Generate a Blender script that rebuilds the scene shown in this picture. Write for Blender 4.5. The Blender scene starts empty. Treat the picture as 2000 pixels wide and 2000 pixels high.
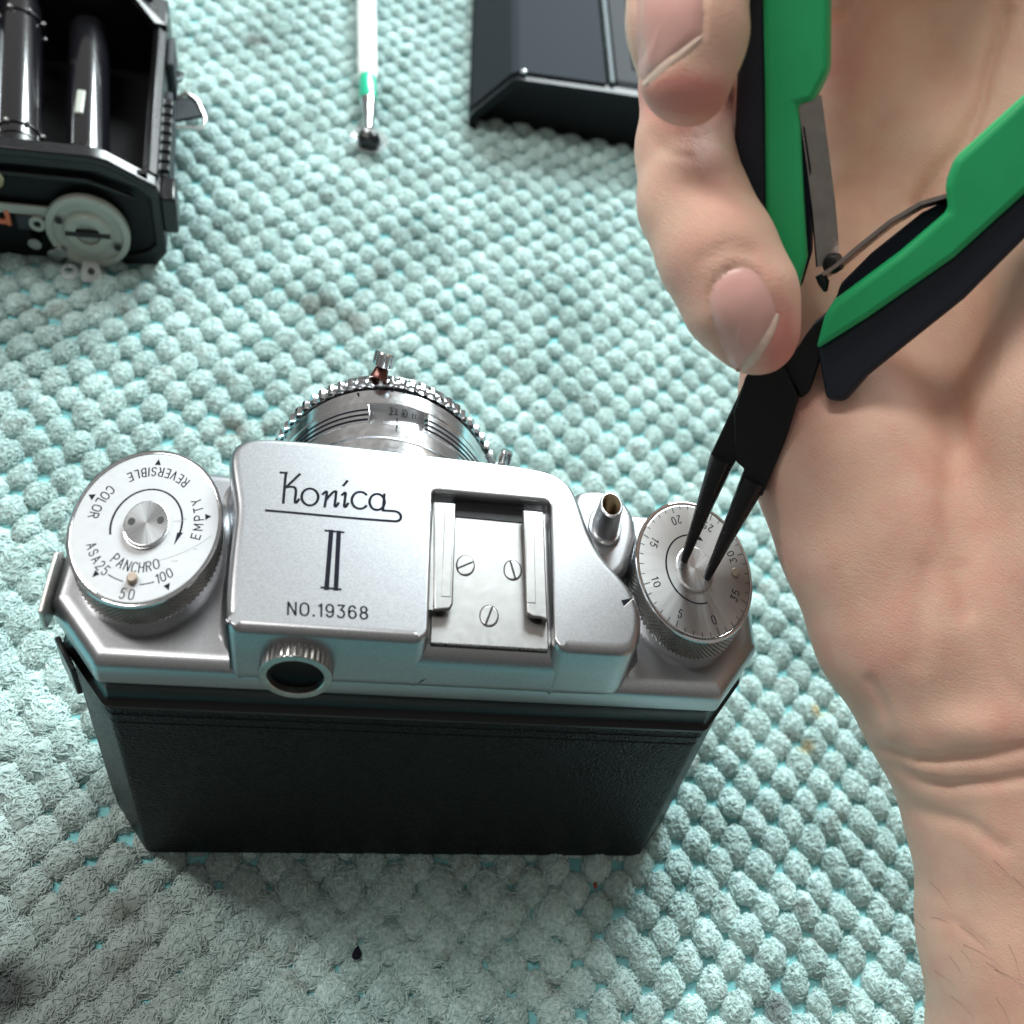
import bpy, bmesh, math, random
import numpy as np
from mathutils import Vector, Matrix
from mathutils.bvhtree import BVHTree
from mathutils.geometry import tessellate_polygon
import openvdb

random.seed(7); rng = np.random.default_rng(7)
S = 0.001                       # geometry is written in millimetres, the scene is in metres
scene = bpy.context.scene
COL = scene.collection

# ------------------------------------------------------------------ camera
CAMP = np.array([-9.234, -120.190, 266.169])
CAMR = np.array([[0.95346808, -0.0733316, -0.29243992],
                 [-0.11759315, 0.80269504, -0.58468156],
                 [0.2776157, 0.59186413, 0.7567208]])
FPX, PX, PY = 2200.47, 1431.52, 1181.12      # focal length and principal point for a 2000 px frame
cd = bpy.data.cameras.new('camera'); cam = bpy.data.objects.new('camera', cd); COL.objects.link(cam)
m4 = Matrix([[*CAMR[0], CAMP[0]*S], [*CAMR[1], CAMP[1]*S], [*CAMR[2], CAMP[2]*S], [0, 0, 0, 1]])
cam.matrix_world = m4
cd.sensor_width = 36; cd.lens = FPX/2000*36
cd.shift_x = (1000-PX)/2000; cd.shift_y = (PY-1000)/2000
cd.clip_start = 0.01; cd.clip_end = 20
cd.dof.use_dof = True; cd.dof.focus_distance = 0.238; cd.dof.aperture_fstop = 19
scene.camera = cam

# ------------------------------------------------------------------ light
world = bpy.data.worlds.new("World"); scene.world = world; world.use_nodes = True
wn = world.node_tree; bg = wn.nodes['Background']
tc = wn.nodes.new('ShaderNodeTexCoord'); sep = wn.nodes.new('ShaderNodeSeparateXYZ')
wn.links.new(tc.outputs['Generated'], sep.inputs[0])
wr = wn.nodes.new('ShaderNodeValToRGB')      # dim room: floor and walls darker, ceiling paler
wr.color_ramp.elements[0].position = 0.30; wr.color_ramp.elements[0].color = (0.16, 0.15, 0.14, 1)
wr.color_ramp.elements[1].position = 0.95; wr.color_ramp.elements[1].color = (0.64, 0.62, 0.585, 1)
mp = wn.nodes.new('ShaderNodeMapRange'); mp.inputs[1].default_value = -1; mp.inputs[2].default_value = 1
wn.links.new(sep.outputs['Z'], mp.inputs[0]); wn.links.new(mp.outputs[0], wr.inputs[0])
wn.links.new(wr.outputs[0], bg.inputs['Color']); bg.inputs['Strength'].default_value = 0.56

def area(name, loc, target, sx, sy, power, col):
    l = bpy.data.lights.new(name, 'AREA'); l.shape = 'RECTANGLE'; l.size = sx; l.size_y = sy
    l.energy = power; l.color = col
    o = bpy.data.objects.new(name, l); COL.objects.link(o); o.location = loc
    d = Vector(target)-Vector(loc); o.rotation_euler = d.to_track_quat('-Z', 'Y').to_euler()
    return o
area('window_light', (0.42, 1.32, 0.82), (0.0, 0.08, 0.05), 0.80, 0.50, 64.0, (0.88, 0.98, 1.0))
area('ceiling_lamp', (-0.62, 0.38, 1.10), (0.0, 0.05, 0.0), 0.14, 1.1, 13.0, (1.0, 0.975, 0.94))
scene.view_settings.view_transform = 'Standard'; scene.view_settings.look = 'None'
scene.view_settings.gamma = 1; scene.view_settings.exposure = 0
try: scene.cycles.use_denoising = True
except Exception: pass
scene.cycles.max_bounces = 8

# ------------------------------------------------------------------ photo measuring helpers (mm)
def ray(x, y): return CAMR @ np.array([(x-PX)/FPX, -(y-PY)/FPX, -1.0])
def onz(x, y, z): d = ray(x, y); return CAMP+d*((z-CAMP[2])/d[2])
def ony(x, y, Y): d = ray(x, y); return CAMP+d*((Y-CAMP[1])/d[1])
def at(x, y, D): return CAMP+ray(x, y)*D
def z5(x, y): return (420+x/3.513, 850+y/3.513)
def z6(x, y): return (800+x/3.864, 900+y/3.864)

# ------------------------------------------------------------------ object helpers
def link(name, me, mat=None, parent=None, smooth=True):
    o = bpy.data.objects.new(name, me); COL.objects.link(o)
    if mat is not None and not me.materials: me.materials.append(mat)
    if parent is not None: o.parent = parent
    return o
def mesh(name, verts, faces, mat=None, parent=None, smooth=True, sharp=35, origin=(0, 0, 0)):
    me = bpy.data.meshes.new(name)
    v = (np.asarray(verts, float)-np.asarray(origin, float))*S
    me.from_pydata([tuple(p) for p in v], [], [tuple(int(i) for i in f) for f in faces])
    bm = bmesh.new(); bm.from_mesh(me); bmesh.ops.remove_doubles(bm, verts=bm.verts, dist=1e-6)
    bmesh.ops.recalc_face_normals(bm, faces=bm.faces); bm.to_mesh(me); bm.free()
    if smooth:
        me.shade_smooth()
        try: me.set_sharp_from_angle(angle=math.radians(sharp))
        except Exception: pass
    o = link(name, me, mat, parent)
    o.location = tuple(np.asarray(origin, float)*S)
    return o
class MB:
    """collects simple solids, then becomes one mesh object"""
    def __init__(s): s.v = []; s.f = []
    def add(s, v, f):
        b = len(s.v); s.v += [tuple(map(float, p)) for p in v]; s.f += [tuple(int(i)+b for i in q) for q in f]; return s
    def box(s, x0, x1, y0, y1, z0, z1):
        v = [(x, y, z) for x in (x0, x1) for y in (y0, y1) for z in (z0, z1)]
        return s.add(v, [(0, 1, 3, 2), (4, 6, 7, 5), (0, 4, 5, 1), (2, 3, 7, 6), (0, 2, 6, 4), (1, 5, 7, 3)])
    def lathe(s, prof, c, ax='z', rx=1, ry=1, n=64, a0=0, a1=2*math.pi, cap=True, rfun=None):
        """prof: list of (t, r); revolve about axis through c; rx, ry scale the two radii"""
        q = []
        for k_, pq in enumerate(prof):        # a narrow flat ring before each flat cap keeps its shading flat
            if k_ and pq[1] <= .0101 and prof[k_-1][0] == pq[0]: q.append((pq[0], prof[k_-1][1]*.975))
            q.append(pq)
        prof = q
        full = abs(a1-a0-2*math.pi) < 1e-6; m = n if full else n+1
        v = []; f = []
        for t, r in prof:
            for i in range(m):
                a = a0+(a1-a0)*i/n; rr = r
                u, w = rr*rx*math.cos(a), rr*ry*math.sin(a)
                if ax == 'z': v.append((c[0]+u, c[1]+w, c[2]+t))
                elif ax == 'y': v.append((c[0]+u, c[1]+t, c[2]+w))
                else: v.append((c[0]+t, c[1]+u, c[2]+w))
        for j in range(len(prof)-1):
            for i in range(n):
                a = j*m+i; b = j*m+(i+1) % m
                f.append((a, b, b+m, a+m))
        if cap and full:
            if prof[0][1] > 1e-6: f.append(tuple(range(m))[::-1])
            if prof[-1][1] > 1e-6: f.append(tuple((len(prof)-1)*m+i for i in range(m)))
        return s.add(v, f)
    def tube(s, pts, r, n=12, cap=True, flat=1.0, up=None):
        pts = [np.asarray(p, float) for p in pts]
        rr = r if hasattr(r, '__len__') else [r]*len(pts)
        v = []; f = []; prev = None
        for i, p in enumerate(pts):
            t = pts[min(i+1, len(pts)-1)]-pts[max(i-1, 0)]; t /= np.linalg.norm(t)+1e-9
            if prev is None:
                h = np.array(up, float) if up is not None else (np.array([0, 0, 1.]) if abs(t[2]) < .9 else np.array([1., 0, 0]))
            else: h = prev
            a = h-t*(h@t); a /= np.linalg.norm(a); b = np.cross(t, a); prev = a
            for k in range(n):
                an = 2*math.pi*k/n
                v.append(p+rr[i]*(math.cos(an)*a*flat+math.sin(an)*b))
        for i in range(len(pts)-1):
            for k in range(n):
                q = i*n+k; w = i*n+(k+1) % n
                f.append((q, w, w+n, q+n))
        if cap: f.append(tuple(range(n))[::-1]); f.append(tuple((len(pts)-1)*n+k for k in range(n)))
        return s.add(v, f)
    def prism(s, poly, vec):
        """poly: 3D points, extruded by vec"""
        p = [np.asarray(q, float) for q in poly]; n = len(p); vec = np.asarray(vec, float)
        v = p+[q+vec for q in p]
        f = [tuple(range(n)), tuple(range(n, 2*n))[::-1]]+[(i, (i+1) % n, (i+1) % n+n, i+n) for i in range(n)]
        return s.add(v, f)
    def ribbon(s, pts, w, z, normal_z=True, thick=0.03):
        """flat line of width w through 2D points at height z"""
        P = np.array(pts, float); n = len(P)
        T = np.gradient(P, axis=0) if n > 1 else P*0; L = np.linalg.norm(T, axis=1, keepdims=True)+1e-9; T /= L
        N = np.stack([-T[:, 1], T[:, 0]], 1)*w/2
        P = P.copy(); P[0] -= T[0]*w*.35; P[-1] += T[-1]*w*.35
        a, b = P+N, P-N; v = []
        for i in range(n): v += [(a[i][0], a[i][1], z), (b[i][0], b[i][1], z)]
        return s.add(v, [(2*i, 2*i+1, 2*i+3, 2*i+2) for i in range(n-1)])
    def build(s, name, mat=None, parent=None, **k): return mesh(name, s.v, s.f, mat, parent, **k)
def bevel(o, w, seg=3, angle=30):
    b = o.modifiers.new('bevel', 'BEVEL'); b.width = w*S; b.segments = seg; b.limit_method = 'ANGLE'; b.angle_limit = math.radians(angle)
    b.harden_normals = False
    return o
def thing(name, loc, label, cat, group=None):
    o = bpy.data.objects.new(name, None); COL.objects.link(o); o.empty_display_size = .01
    o['label'] = label; o['category'] = cat
    if group: o['group'] = group
    return o
def tag(o, label, cat, group=None):
    o['label'] = label; o['category'] = cat
    if group: o['group'] = group
    return o

# ------------------------------------------------------------------ materials
def N(nt, t, **k):
    n = nt.nodes.new(t)
    for a, b in k.items(): setattr(n, a, b)
    return n
def material(name, col, metal=0., rough=.5, bump=0., bscale=3., bdist=.05, var=0., vscale=.3, spec=.5, coat=0., coatr=.1,
             sss=0., aniso=0., rvar=0., trans=0., col2=None, detail=4, bmap=(1, 1, 1), alpha=1., sheen=0.):
    """scales are cycles per millimetre, bump distance in millimetres"""
    m = bpy.data.materials.new(name); m.use_nodes = True; nt = m.node_tree; b = nt.nodes['Principled BSDF']
    b.inputs['Base Color'].default_value = (*col, 1); b.inputs['Metallic'].default_value = metal
    b.inputs['Roughness'].default_value = rough; b.inputs['Specular IOR Level'].default_value = spec
    b.inputs['Coat Weight'].default_value = coat; b.inputs['Coat Roughness'].default_value = coatr
    b.inputs['Anisotropic'].default_value = aniso
    b.inputs['Transmission Weight'].default_value = trans; b.inputs['Alpha'].default_value = alpha
    b.inputs['Sheen Weight'].default_value = sheen
    if sss:
        b.inputs['Subsurface Weight'].default_value = sss; b.inputs['Subsurface Radius'].default_value = (1, .35, .18)
        b.inputs['Subsurface Scale'].default_value = .0022
    t = N(nt, 'ShaderNodeTexCoord'); mpg = N(nt, 'ShaderNodeMapping'); mpg.inputs['Scale'].default_value = (1/S, 1/S, 1/S)
    nt.links.new(t.outputs['Object'], mpg.inputs[0])
    m['coord'] = mpg.name
    if var or col2:
        n = N(nt, 'ShaderNodeTexNoise'); n.inputs['Scale'].default_value = vscale; n.inputs['Detail'].default_value = detail
        nt.links.new(mpg.outputs[0], n.inputs['Vector'])
        mx = N(nt, 'ShaderNodeMix', data_type='RGBA'); mr = N(nt, 'ShaderNodeMapRange')
        mr.inputs[1].default_value = .3; mr.inputs[2].default_value = .7
        nt.links.new(n.outputs['Fac'], mr.inputs[0]); nt.links.new(mr.outputs[0], mx.inputs['Factor'])
        c2 = col2 if col2 else tuple(c*(1-var) for c in col)
        mx.inputs['A'].default_value = (*col, 1); mx.inputs['B'].default_value = (*c2, 1)
        nt.links.new(mx.outputs['Result'], b.inputs['Base Color'])
    if rvar:
        n = N(nt, 'ShaderNodeTexNoise'); n.inputs['Scale'].default_value = vscale*2.3; n.inputs['Detail'].default_value = 6
        nt.links.new(mpg.outputs[0], n.inputs['Vector']); mr = N(nt, 'ShaderNodeMapRange')
        mr.inputs[1].default_value = .3; mr.inputs[2].default_value = .7; mr.inputs[3].default_value = rough-rvar; mr.inputs[4].default_value = rough+rvar
        nt.links.new(n.outputs['Fac'], mr.inputs[0]); nt.links.new(mr.outputs[0], b.inputs['Roughness'])
    if bump:
        mp2 = N(nt, 'ShaderNodeMapping'); mp2.inputs['Scale'].default_value = bmap; nt.links.new(mpg.outputs[0], mp2.inputs[0])
        n = N(nt, 'ShaderNodeTexNoise'); n.inputs['Scale'].default_value = bscale; n.inputs['Detail'].default_value = detail
        nt.links.new(mp2.outputs[0], n.inputs['Vector'])
        bp = N(nt, 'ShaderNodeBump'); bp.inputs['Strength'].default_value = bump; bp.inputs['Distance'].default_value = bdist*S
        nt.links.new(n.outputs['Fac'], bp.inputs['Height']); nt.links.new(bp.outputs[0], b.inputs['Normal'])
    return m
M = {}
M['satin'] = material('satin_chrome', (.45, .46, .48), 1, .33, bump=.5, bscale=3.4, bdist=.012, rvar=.02, vscale=3.2, var=.22, detail=2)
M['plate'] = material('plain_chrome', (.44, .45, .46), 1, .30, bump=.2, bscale=3, bdist=.01, rvar=.03)
M['shoe'] = material('worn_nickel', (.32, .318, .312), 1, .38, bump=.3, bscale=4, bdist=.015, var=.12, vscale=.4, rvar=.03)
M['polish'] = material('polished_steel', (.62, .63, .65), 1, .15, rvar=.04, var=.08, vscale=.6)
M['knurl'] = material('knurled_steel', (.48, .475, .46), 1, .28, var=.25, vscale=.5)
M['barrel'] = material('turned_aluminium', (.84, .85, .87), 1, .17, bump=.25, bscale=1.2, bdist=.01, bmap=(.05, 6, .05), rvar=.04)
M['dialwhite'] = material('matte_silver_dial', (.40, .41, .42), .55, .48, bump=.1, bscale=6, bdist=.01, rvar=.03)
M['ink'] = material('black_paint', (.010, .011, .018), 0, .8, spec=.08)
M['greyink'] = material('grey_scratch', (.30, .32, .34), .3, .5)
M['brass'] = material('aged_brass', (.45, .35, .22), 1, .35, var=.4, vscale=1)
M['pin'] = material('dull_pin', (.36, .29, .23), .5, .5, var=.3, vscale=.9)
M['hole'] = material('dark_hole', (.01, .01, .01), 0, .7)
M['gloss'] = material('black_lacquer', (.005, .005, .006), 0, .30, spec=.28, coat=.08, coatr=.15, rvar=.03)
M['chamber'] = material('chamber_black', (.003, .003, .004), 0, .45, spec=.2, rvar=.05)
M['greyplastic'] = material('grey_cover_leather', (.040, .046, .052), 0, .7, spec=.12, bump=.5, bscale=2.2, bdist=.08, rvar=.05)
M['matteblack'] = material('matte_black', (.012, .014, .018), 0, .6, spec=.06)
M['roller'] = material('roller_black', (.006, .006, .008), 0, .16, spec=.6, coat=.5, coatr=.08)
M['glass'] = material('dark_glass', (.003, .003, .004), 0, .2, spec=.08)
M['jaw'] = material('blackened_steel', (.010, .010, .011), .2, .5, spec=.3, bump=.5, bscale=1.1, bdist=.06, rvar=.1, vscale=.2)
M['jawtip'] = material('blackened_steel_tip', (.022, .023, .025), .6, .32, bump=.2, bscale=2, bdist=.02, rvar=.08)
M['green'] = material('green_rubber_grip', (.016, .44, .15), 0, .5, bump=.25, bscale=5, bdist=.02, rvar=.06, var=.12, vscale=.08)
M['navy'] = material('navy_rubber_grip', (.007, .010, .022), 0, .55, bump=.4, bscale=4, bdist=.03)
M['spring'] = material('spring_steel', (.34, .30, .28), 1, .34, rvar=.1, var=.2, vscale=.3)
M['white'] = material('white_plastic', (.86, .86, .84), 0, .35)
M['greenband'] = material('green_band', (.01, .42, .24), 0, .3, coat=.4)
M['clear'] = material('grey_clear_plastic', (.55, .58, .58), 0, .12, alpha=.35)
M['beige'] = material('grey_green_plastic', (.34, .36, .32), 0, .38, var=.12, vscale=.15)
M['orange'] = material('copper_orange', (.62, .16, .08), .2, .4)

# ------------------------------------------------------------------ towel
def towel_mats():
    out = []
    for nm, ca, cb in (('towel_pile', (.385, .55, .53), (.755, .93, .91)),):
        m = bpy.data.materials.new(nm); m.use_nodes = True; nt = m.node_tree; b = nt.nodes['Principled BSDF']
        oi = N(nt, 'ShaderNodeObjectInfo'); geo = N(nt, 'ShaderNodeNewGeometry'); tcn = N(nt, 'ShaderNodeTexCoord')
        mx = N(nt, 'ShaderNodeMix', data_type='RGBA'); mx.inputs['A'].default_value = (*ca, 1); mx.inputs['B'].default_value = (*cb, 1)
        # wear: slow patches over the cloth, a bit of scatter from island to island
        mpn = N(nt, 'ShaderNodeMapping'); mpn.inputs['Scale'].default_value = (1/S, 1/S, 1/S)
        nt.links.new(geo.outputs['Position'], mpn.inputs[0])
        n1 = N(nt, 'ShaderNodeTexNoise'); n1.inputs['Scale'].default_value = .035; n1.inputs['Detail'].default_value = 5
        nt.links.new(mpn.outputs[0], n1.inputs['Vector'])
        n2 = N(nt, 'ShaderNodeTexNoise'); n2.inputs['Scale'].default_value = 1.1; n2.inputs['Detail'].default_value = 3
        nt.links.new(mpn.outputs[0], n2.inputs['Vector'])
        ad = N(nt, 'ShaderNodeMath', operation='ADD'); nt.links.new(n1.outputs['Fac'], ad.inputs[0]); nt.links.new(n2.outputs['Fac'], ad.inputs[1])
        ad2 = N(nt, 'ShaderNodeMath', operation='MULTIPLY_ADD'); nt.links.new(geo.outputs['Random Per Island'], ad2.inputs[0]); ad2.inputs[1].default_value = .28
        nt.links.new(ad.outputs[0], ad2.inputs[2])
        mr = N(nt, 'ShaderNodeMapRange'); mr.inputs[1].default_value = .88; mr.inputs[2].default_value = 1.36
        nt.links.new(ad2.outputs[0], mr.inputs[0]); nt.links.new(mr.outputs[0], mx.inputs['Factor'])
        # grime specks, a yellow stain, and a broad patch greying the lower left
        n3 = N(nt, 'ShaderNodeTexNoise'); n3.inputs['Scale'].default_value = .11; n3.inputs['Detail'].default_value = 6; n3.inputs['Roughness'].default_value = .7
        nt.links.new(mpn.outputs[0], n3.inputs['Vector'])
        mr3 = N(nt, 'ShaderNodeMapRange'); mr3.inputs[1].default_value = .56; mr3.inputs[2].default_value = .74; nt.links.new(n3.outputs['Fac'], mr3.inputs[0])
        mx3 = N(nt, 'ShaderNodeMix', data_type='RGBA'); mx3.inputs['B'].default_value = (.20, .19, .15, 1)
        mm = N(nt, 'ShaderNodeMath', operation='MULTIPLY'); mm.inputs[1].default_value = .6; nt.links.new(mr3.outputs[0], mm.inputs[0])
        nt.links.new(mm.outputs[0], mx3.inputs['Factor']); nt.links.new(mx.outputs['Result'], mx3.inputs['A'])
        last = mx3.outputs['Result']
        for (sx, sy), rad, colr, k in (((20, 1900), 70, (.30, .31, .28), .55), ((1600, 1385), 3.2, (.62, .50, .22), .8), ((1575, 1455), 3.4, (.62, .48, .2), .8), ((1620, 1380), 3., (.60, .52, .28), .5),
                                       ((5, 1930), 9, (.03, .03, .03), .85), ((245, 1775), 5, (.10, .08, .06), .5), ((240, 1880), 5, (.12, .11, .09), .4),
                                       ((1520, 1965), 5, (.09, .08, .09), .6), ((455, 830), 6, (.16, .14, .10), .6), ((620, 590), 8, (.14, .13, .09), .55),
                                       ((690, 620), 8, (.16, .15, .11), .45), ((1570, 1770), 3.5, (.14, .14, .12), .5), ((505, 75), 6, (.08, .07, .06), .7)):
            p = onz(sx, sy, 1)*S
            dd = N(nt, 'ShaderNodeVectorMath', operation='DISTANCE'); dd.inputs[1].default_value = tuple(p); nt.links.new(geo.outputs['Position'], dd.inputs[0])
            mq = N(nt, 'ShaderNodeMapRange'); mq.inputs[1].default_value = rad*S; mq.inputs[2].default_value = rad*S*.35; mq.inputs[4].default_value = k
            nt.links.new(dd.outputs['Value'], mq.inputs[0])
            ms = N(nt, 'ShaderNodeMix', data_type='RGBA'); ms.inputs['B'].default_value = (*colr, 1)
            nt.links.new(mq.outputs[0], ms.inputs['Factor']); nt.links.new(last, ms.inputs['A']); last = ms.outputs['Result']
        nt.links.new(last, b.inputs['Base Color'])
        b.inputs['Roughness'].default_value = .85; b.inputs['Specular IOR Level'].default_value = .25
        b.inputs['Sheen Weight'].default_value = .25
        tr = N(nt, 'ShaderNodeBsdfTranslucent'); nt.links.new(last, tr.inputs['Color']); ms_ = N(nt, 'ShaderNodeMixShader'); ms_.inputs[0].default_value = .42
        nt.links.new(b.outputs[0], ms_.inputs[1]); nt.links.new(tr.outputs[0], ms_.inputs[2])
        nt.links.new(ms_.outputs[0], nt.nodes['Material Output'].inputs['Surface'])
        out.append(m)
    return out
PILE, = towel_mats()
BASE = material('towel_backing', (.21, .53, .55), 0, .8, bump=.8, bscale=2.4, bdist=.2, var=.25, vscale=.4, spec=.2)

def tuft(seed, nf, long_=1.0, fat=1.0):
    r = np.random.default_rng(seed); mb = MB()
    # fuzzy heart of the tuft
    A, B, H = 3.75, 4.7, 3.1
    n, k = 14, 6; v = []; f = []; ph0, ph1 = r.uniform(0, 6, 2)
    for j in range(k):
        ph = j/(k-1)*math.pi/2
        for i in range(n):
            a = 2*math.pi*i/n; w = (1+.04*r.normal())*(1+.05*math.sin(2*a+ph0)+.04*math.sin(3*a+ph1))
            v.append((A*math.cos(ph)*math.cos(a)*w, B*math.cos(ph)*math.sin(a)*w, H*math.sin(ph)*w-.2))
    for j in range(k-1):
        for i in range(n): f.append((j*n+i, j*n+(i+1) % n, (j+1)*n+(i+1) % n, (j+1)*n+i))
    mb.add(v, f)
    for q in range(nf):
        a = r.uniform(0, 2*math.pi); ph = math.asin(r.uniform(.05, 1))
        nrm = np.array([math.cos(ph)*math.cos(a), math.cos(ph)*math.sin(a), math.sin(ph)])
        p = nrm*np.array([A, B, H])*(1+.05*math.sin(2*a+ph0)+.04*math.sin(3*a+ph1))*r.uniform(.96, 1.06); p[2] -= .2
        t = np.array([r.normal()*.6, -abs(r.normal())*.2+r.normal()*.8, r.normal()*.35])+nrm*np.array([1, 1, -.1])*r.uniform(-.2, .9)
        t -= nrm*(t@nrm)*.7; t /= np.linalg.norm(t)+1e-9
        L = r.uniform(1.0, 2.0)*long_; w = r.uniform(.13, .23)*fat
        bend = np.cross(nrm, t)*r.normal()*.5
        pts = [p-t*L*.5-nrm*.25, p-t*L*.15+nrm*.13+bend*.15, p+t*L*.25+nrm*.13+bend*.5, p+t*L*.55-nrm*.10+bend*1.0]
        rad = [w*.75, w, w*.95, w*.4]
        tt = t; bb = np.cross(tt, nrm)
        vv = []
        for P_, R_ in zip(pts, rad):
            for kk in range(4):
                an = math.pi/2*kk+.6
                vv.append(P_+R_*(math.cos(an)*nrm+math.sin(an)*bb))
        ff = []
        for i in range(3):
            for kk in range(4): ff.append((i*4+kk, i*4+(kk+1) % 4, (i+1)*4+(kk+1) % 4, (i+1)*4+kk))
        ff += [(12, 13, 14, 15), (3, 2, 1, 0)]
        mb.add(vv, ff)
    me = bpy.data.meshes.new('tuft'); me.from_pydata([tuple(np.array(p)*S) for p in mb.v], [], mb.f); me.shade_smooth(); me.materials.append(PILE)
    # matted pile: the fibres' own facets are half hidden, the round of the tuft leads the shading
    P_ = np.array(mb.v); own = np.zeros(len(P_)*3, 'f4'); me.vertices.foreach_get('normal', own) if False else None
    own = np.array([v_.normal[:] for v_ in me.vertices]); dome = P_/np.array([A*A, B*B, H*H]); dome /= np.linalg.norm(dome, axis=1, keepdims=True)+1e-9
    nn_ = own*.72+dome*.34; nn_ /= np.linalg.norm(nn_, axis=1, keepdims=True)+1e-9
    me.normals_split_custom_set_from_vertices([tuple(q) for q in nn_])
    return me

towel = thing('towel', (0, 0, 0), 'pale aqua microfibre towel with rows of grey green tufts under the cameras', 'towel')
ZB = -2.1
mesh('backing', [(-420, -160, ZB), (620, -160, ZB), (620, 820, ZB), (-420, 820, ZB), (-420, -160, ZB-1.5), (620, -160, ZB-1.5), (620, 820, ZB-1.5), (-420, 820, ZB-1.5)],
     [(0, 1, 2, 3), (7, 6, 5, 4), (0, 4, 5, 1), (1, 5, 6, 2), (2, 6, 7, 3), (3, 7, 4, 0)], BASE, towel, smooth=False)
tcol = bpy.data.collections.new('tuft_source')
for i in range(8):
    o = bpy.data.objects.new('tuft_source_%d' % i, tuft(100+i, 230 if i < 6 else 330, 1.0 if i < 5 else 1.12, 1.0 if i < 6 else .8)); tcol.objects.link(o)
pts = []; rot = []; scl = []; var = []
DX, DY = 11.0, 6.3
for j in range(-22, 128):
    y = j*DY-1.0
    for i in range(-45, 62):
        x = i*DX+(j % 2)*DX/2+2.6
        if x < -300 or x > 560: continue
        # only where the photograph could see
        q = (np.array([x, y, 0])-CAMP) @ CAMR
        px = PX+FPX*q[0]/-q[2]; py = PY-FPX*q[1]/-q[2]
        if not (-260 < px < 2260 and -200 < py < 2330): continue
        near = 1 if (y < -4 or x < -75 and y < 90) else 0
        if near: near = 1 if x < 42+(-y)*-.45 else 0
        jx, jy = rng.normal(0, .16, 2)
        pts.append(((x+jx)*S, (y+jy)*S, (ZB+.1+rng.normal(0, .12))*S))
        rot.append((rng.normal(0, .10), rng.normal(0, .10), (math.pi if rng.random() < .5 else 0)+rng.normal(0, .16)))
        s = 1.04+rng.normal(0, .055)
        scl.append((s*(1.0+.22*near), s*(1.04+.18*near), s*(.84-.10*near)))
        var.append(int(rng.integers(5, 8)) if near else int(rng.integers(0, 6)))
me = bpy.data.meshes.new('pile'); me.from_pydata(pts, [], [])
for nm, ty, dat in (('t_rot', 'FLOAT_VECTOR', rot), ('t_scl', 'FLOAT_VECTOR', scl)):
    a = me.attributes.new(nm, ty, 'POINT'); a.data.foreach_set('vector', np.array(dat, 'f').ravel())
a = me.attributes.new('t_var', 'INT', 'POINT'); a.data.foreach_set('value', np.array(var, 'i'))
pile = link('pile', me, None, towel); pile['kind'] = 'stuff'
ng = bpy.data.node_groups.new('scatter_tufts', 'GeometryNodeTree')
ng.interface.new_socket('Geometry', in_out='INPUT', socket_type='NodeSocketGeometry')
ng.interface.new_socket('Geometry', in_out='OUTPUT', socket_type='NodeSocketGeometry')
gi = ng.nodes.new('NodeGroupInput'); go = ng.nodes.new('NodeGroupOutput')
ci = ng.nodes.new('GeometryNodeCollectionInfo'); ci.inputs['Collection'].default_value = tcol; ci.inputs['Separate Children'].default_value = True
ip = ng.nodes.new('GeometryNodeInstanceOnPoints'); ip.inputs['Pick Instance'].default_value = True
def named(n, t):
    k = ng.nodes.new('GeometryNodeInputNamedAttribute'); k.data_type = t; k.inputs['Name'].default_value = n; return k
ng.links.new(gi.outputs[0], ip.inputs['Points']); ng.links.new(ci.outputs[0], ip.inputs['Instance'])
ng.links.new(named('t_var', 'INT').outputs['Attribute'], ip.inputs['Instance Index'])
ng.links.new(named('t_rot', 'FLOAT_VECTOR').outputs['Attribute'], ip.inputs['Rotation'])
ng.links.new(named('t_scl', 'FLOAT_VECTOR').outputs['Attribute'], ip.inputs['Scale'])
ng.links.new(ip.outputs[0], go.inputs[0])
md = pile.modifiers.new('scatter', 'NODES'); md.node_group = ng
print('tufts', len(pts))

# ------------------------------------------------------------------ smooth closed outlines
def smooth_closed(P, n=240, it=2):
    P = np.array(P, float)
    for _ in range(it):
        Q = np.roll(P, -1, 0); P = np.stack([P*.75+Q*.25, P*.25+Q*.75], 1).reshape(-1, P.shape[1])
    d = np.linalg.norm(np.roll(P, -1, 0)-P, axis=1); s = np.concatenate([[0], np.cumsum(d)]); PP = np.vstack([P, P[:1]])
    t = np.linspace(0, s[-1], n, endpoint=False)
    return np.stack([np.interp(t, s, PP[:, k]) for k in range(P.shape[1])], 1)
def round_poly(P, rads, seg=6):
    """polygon with each corner rounded by its own radius"""
    out = []; n = len(P)
    for i in range(n):
        a, b, c = [np.array(P[j % n][:2], float) for j in (i-1, i, i+1)]; r = rads[i] if hasattr(rads, '__len__') else rads
        u = (a-b); lu = np.linalg.norm(u); u /= lu; w = (c-b); lw = np.linalg.norm(w); w /= lw
        ang = math.acos(np.clip(u@w, -1, 1)); 
        if r < 1e-3 or ang > 3.1: out.append(b); continue
        d = min(r/math.tan(ang/2), lu*.48, lw*.48)
        p0, p1 = b+u*d, b+w*d
        for k in range(seg+1):
            t = k/seg; out.append(p0*(1-t)**2+b*2*t*(1-t)+p1*t*t)
    return np.array(out)
def outline_normals(P):
    T = np.roll(P, -1, 0)-np.roll(P, 1, 0); T /= np.linalg.norm(T, axis=1, keepdims=True)+1e-9
    A = .5*np.sum(P[:, 0]*np.roll(P[:, 1], -1)-np.roll(P[:, 0], -1)*P[:, 1])
    Nn = np.stack([T[:, 1], -T[:, 0]], 1)
    return Nn if A > 0 else -Nn          # outward
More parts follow.
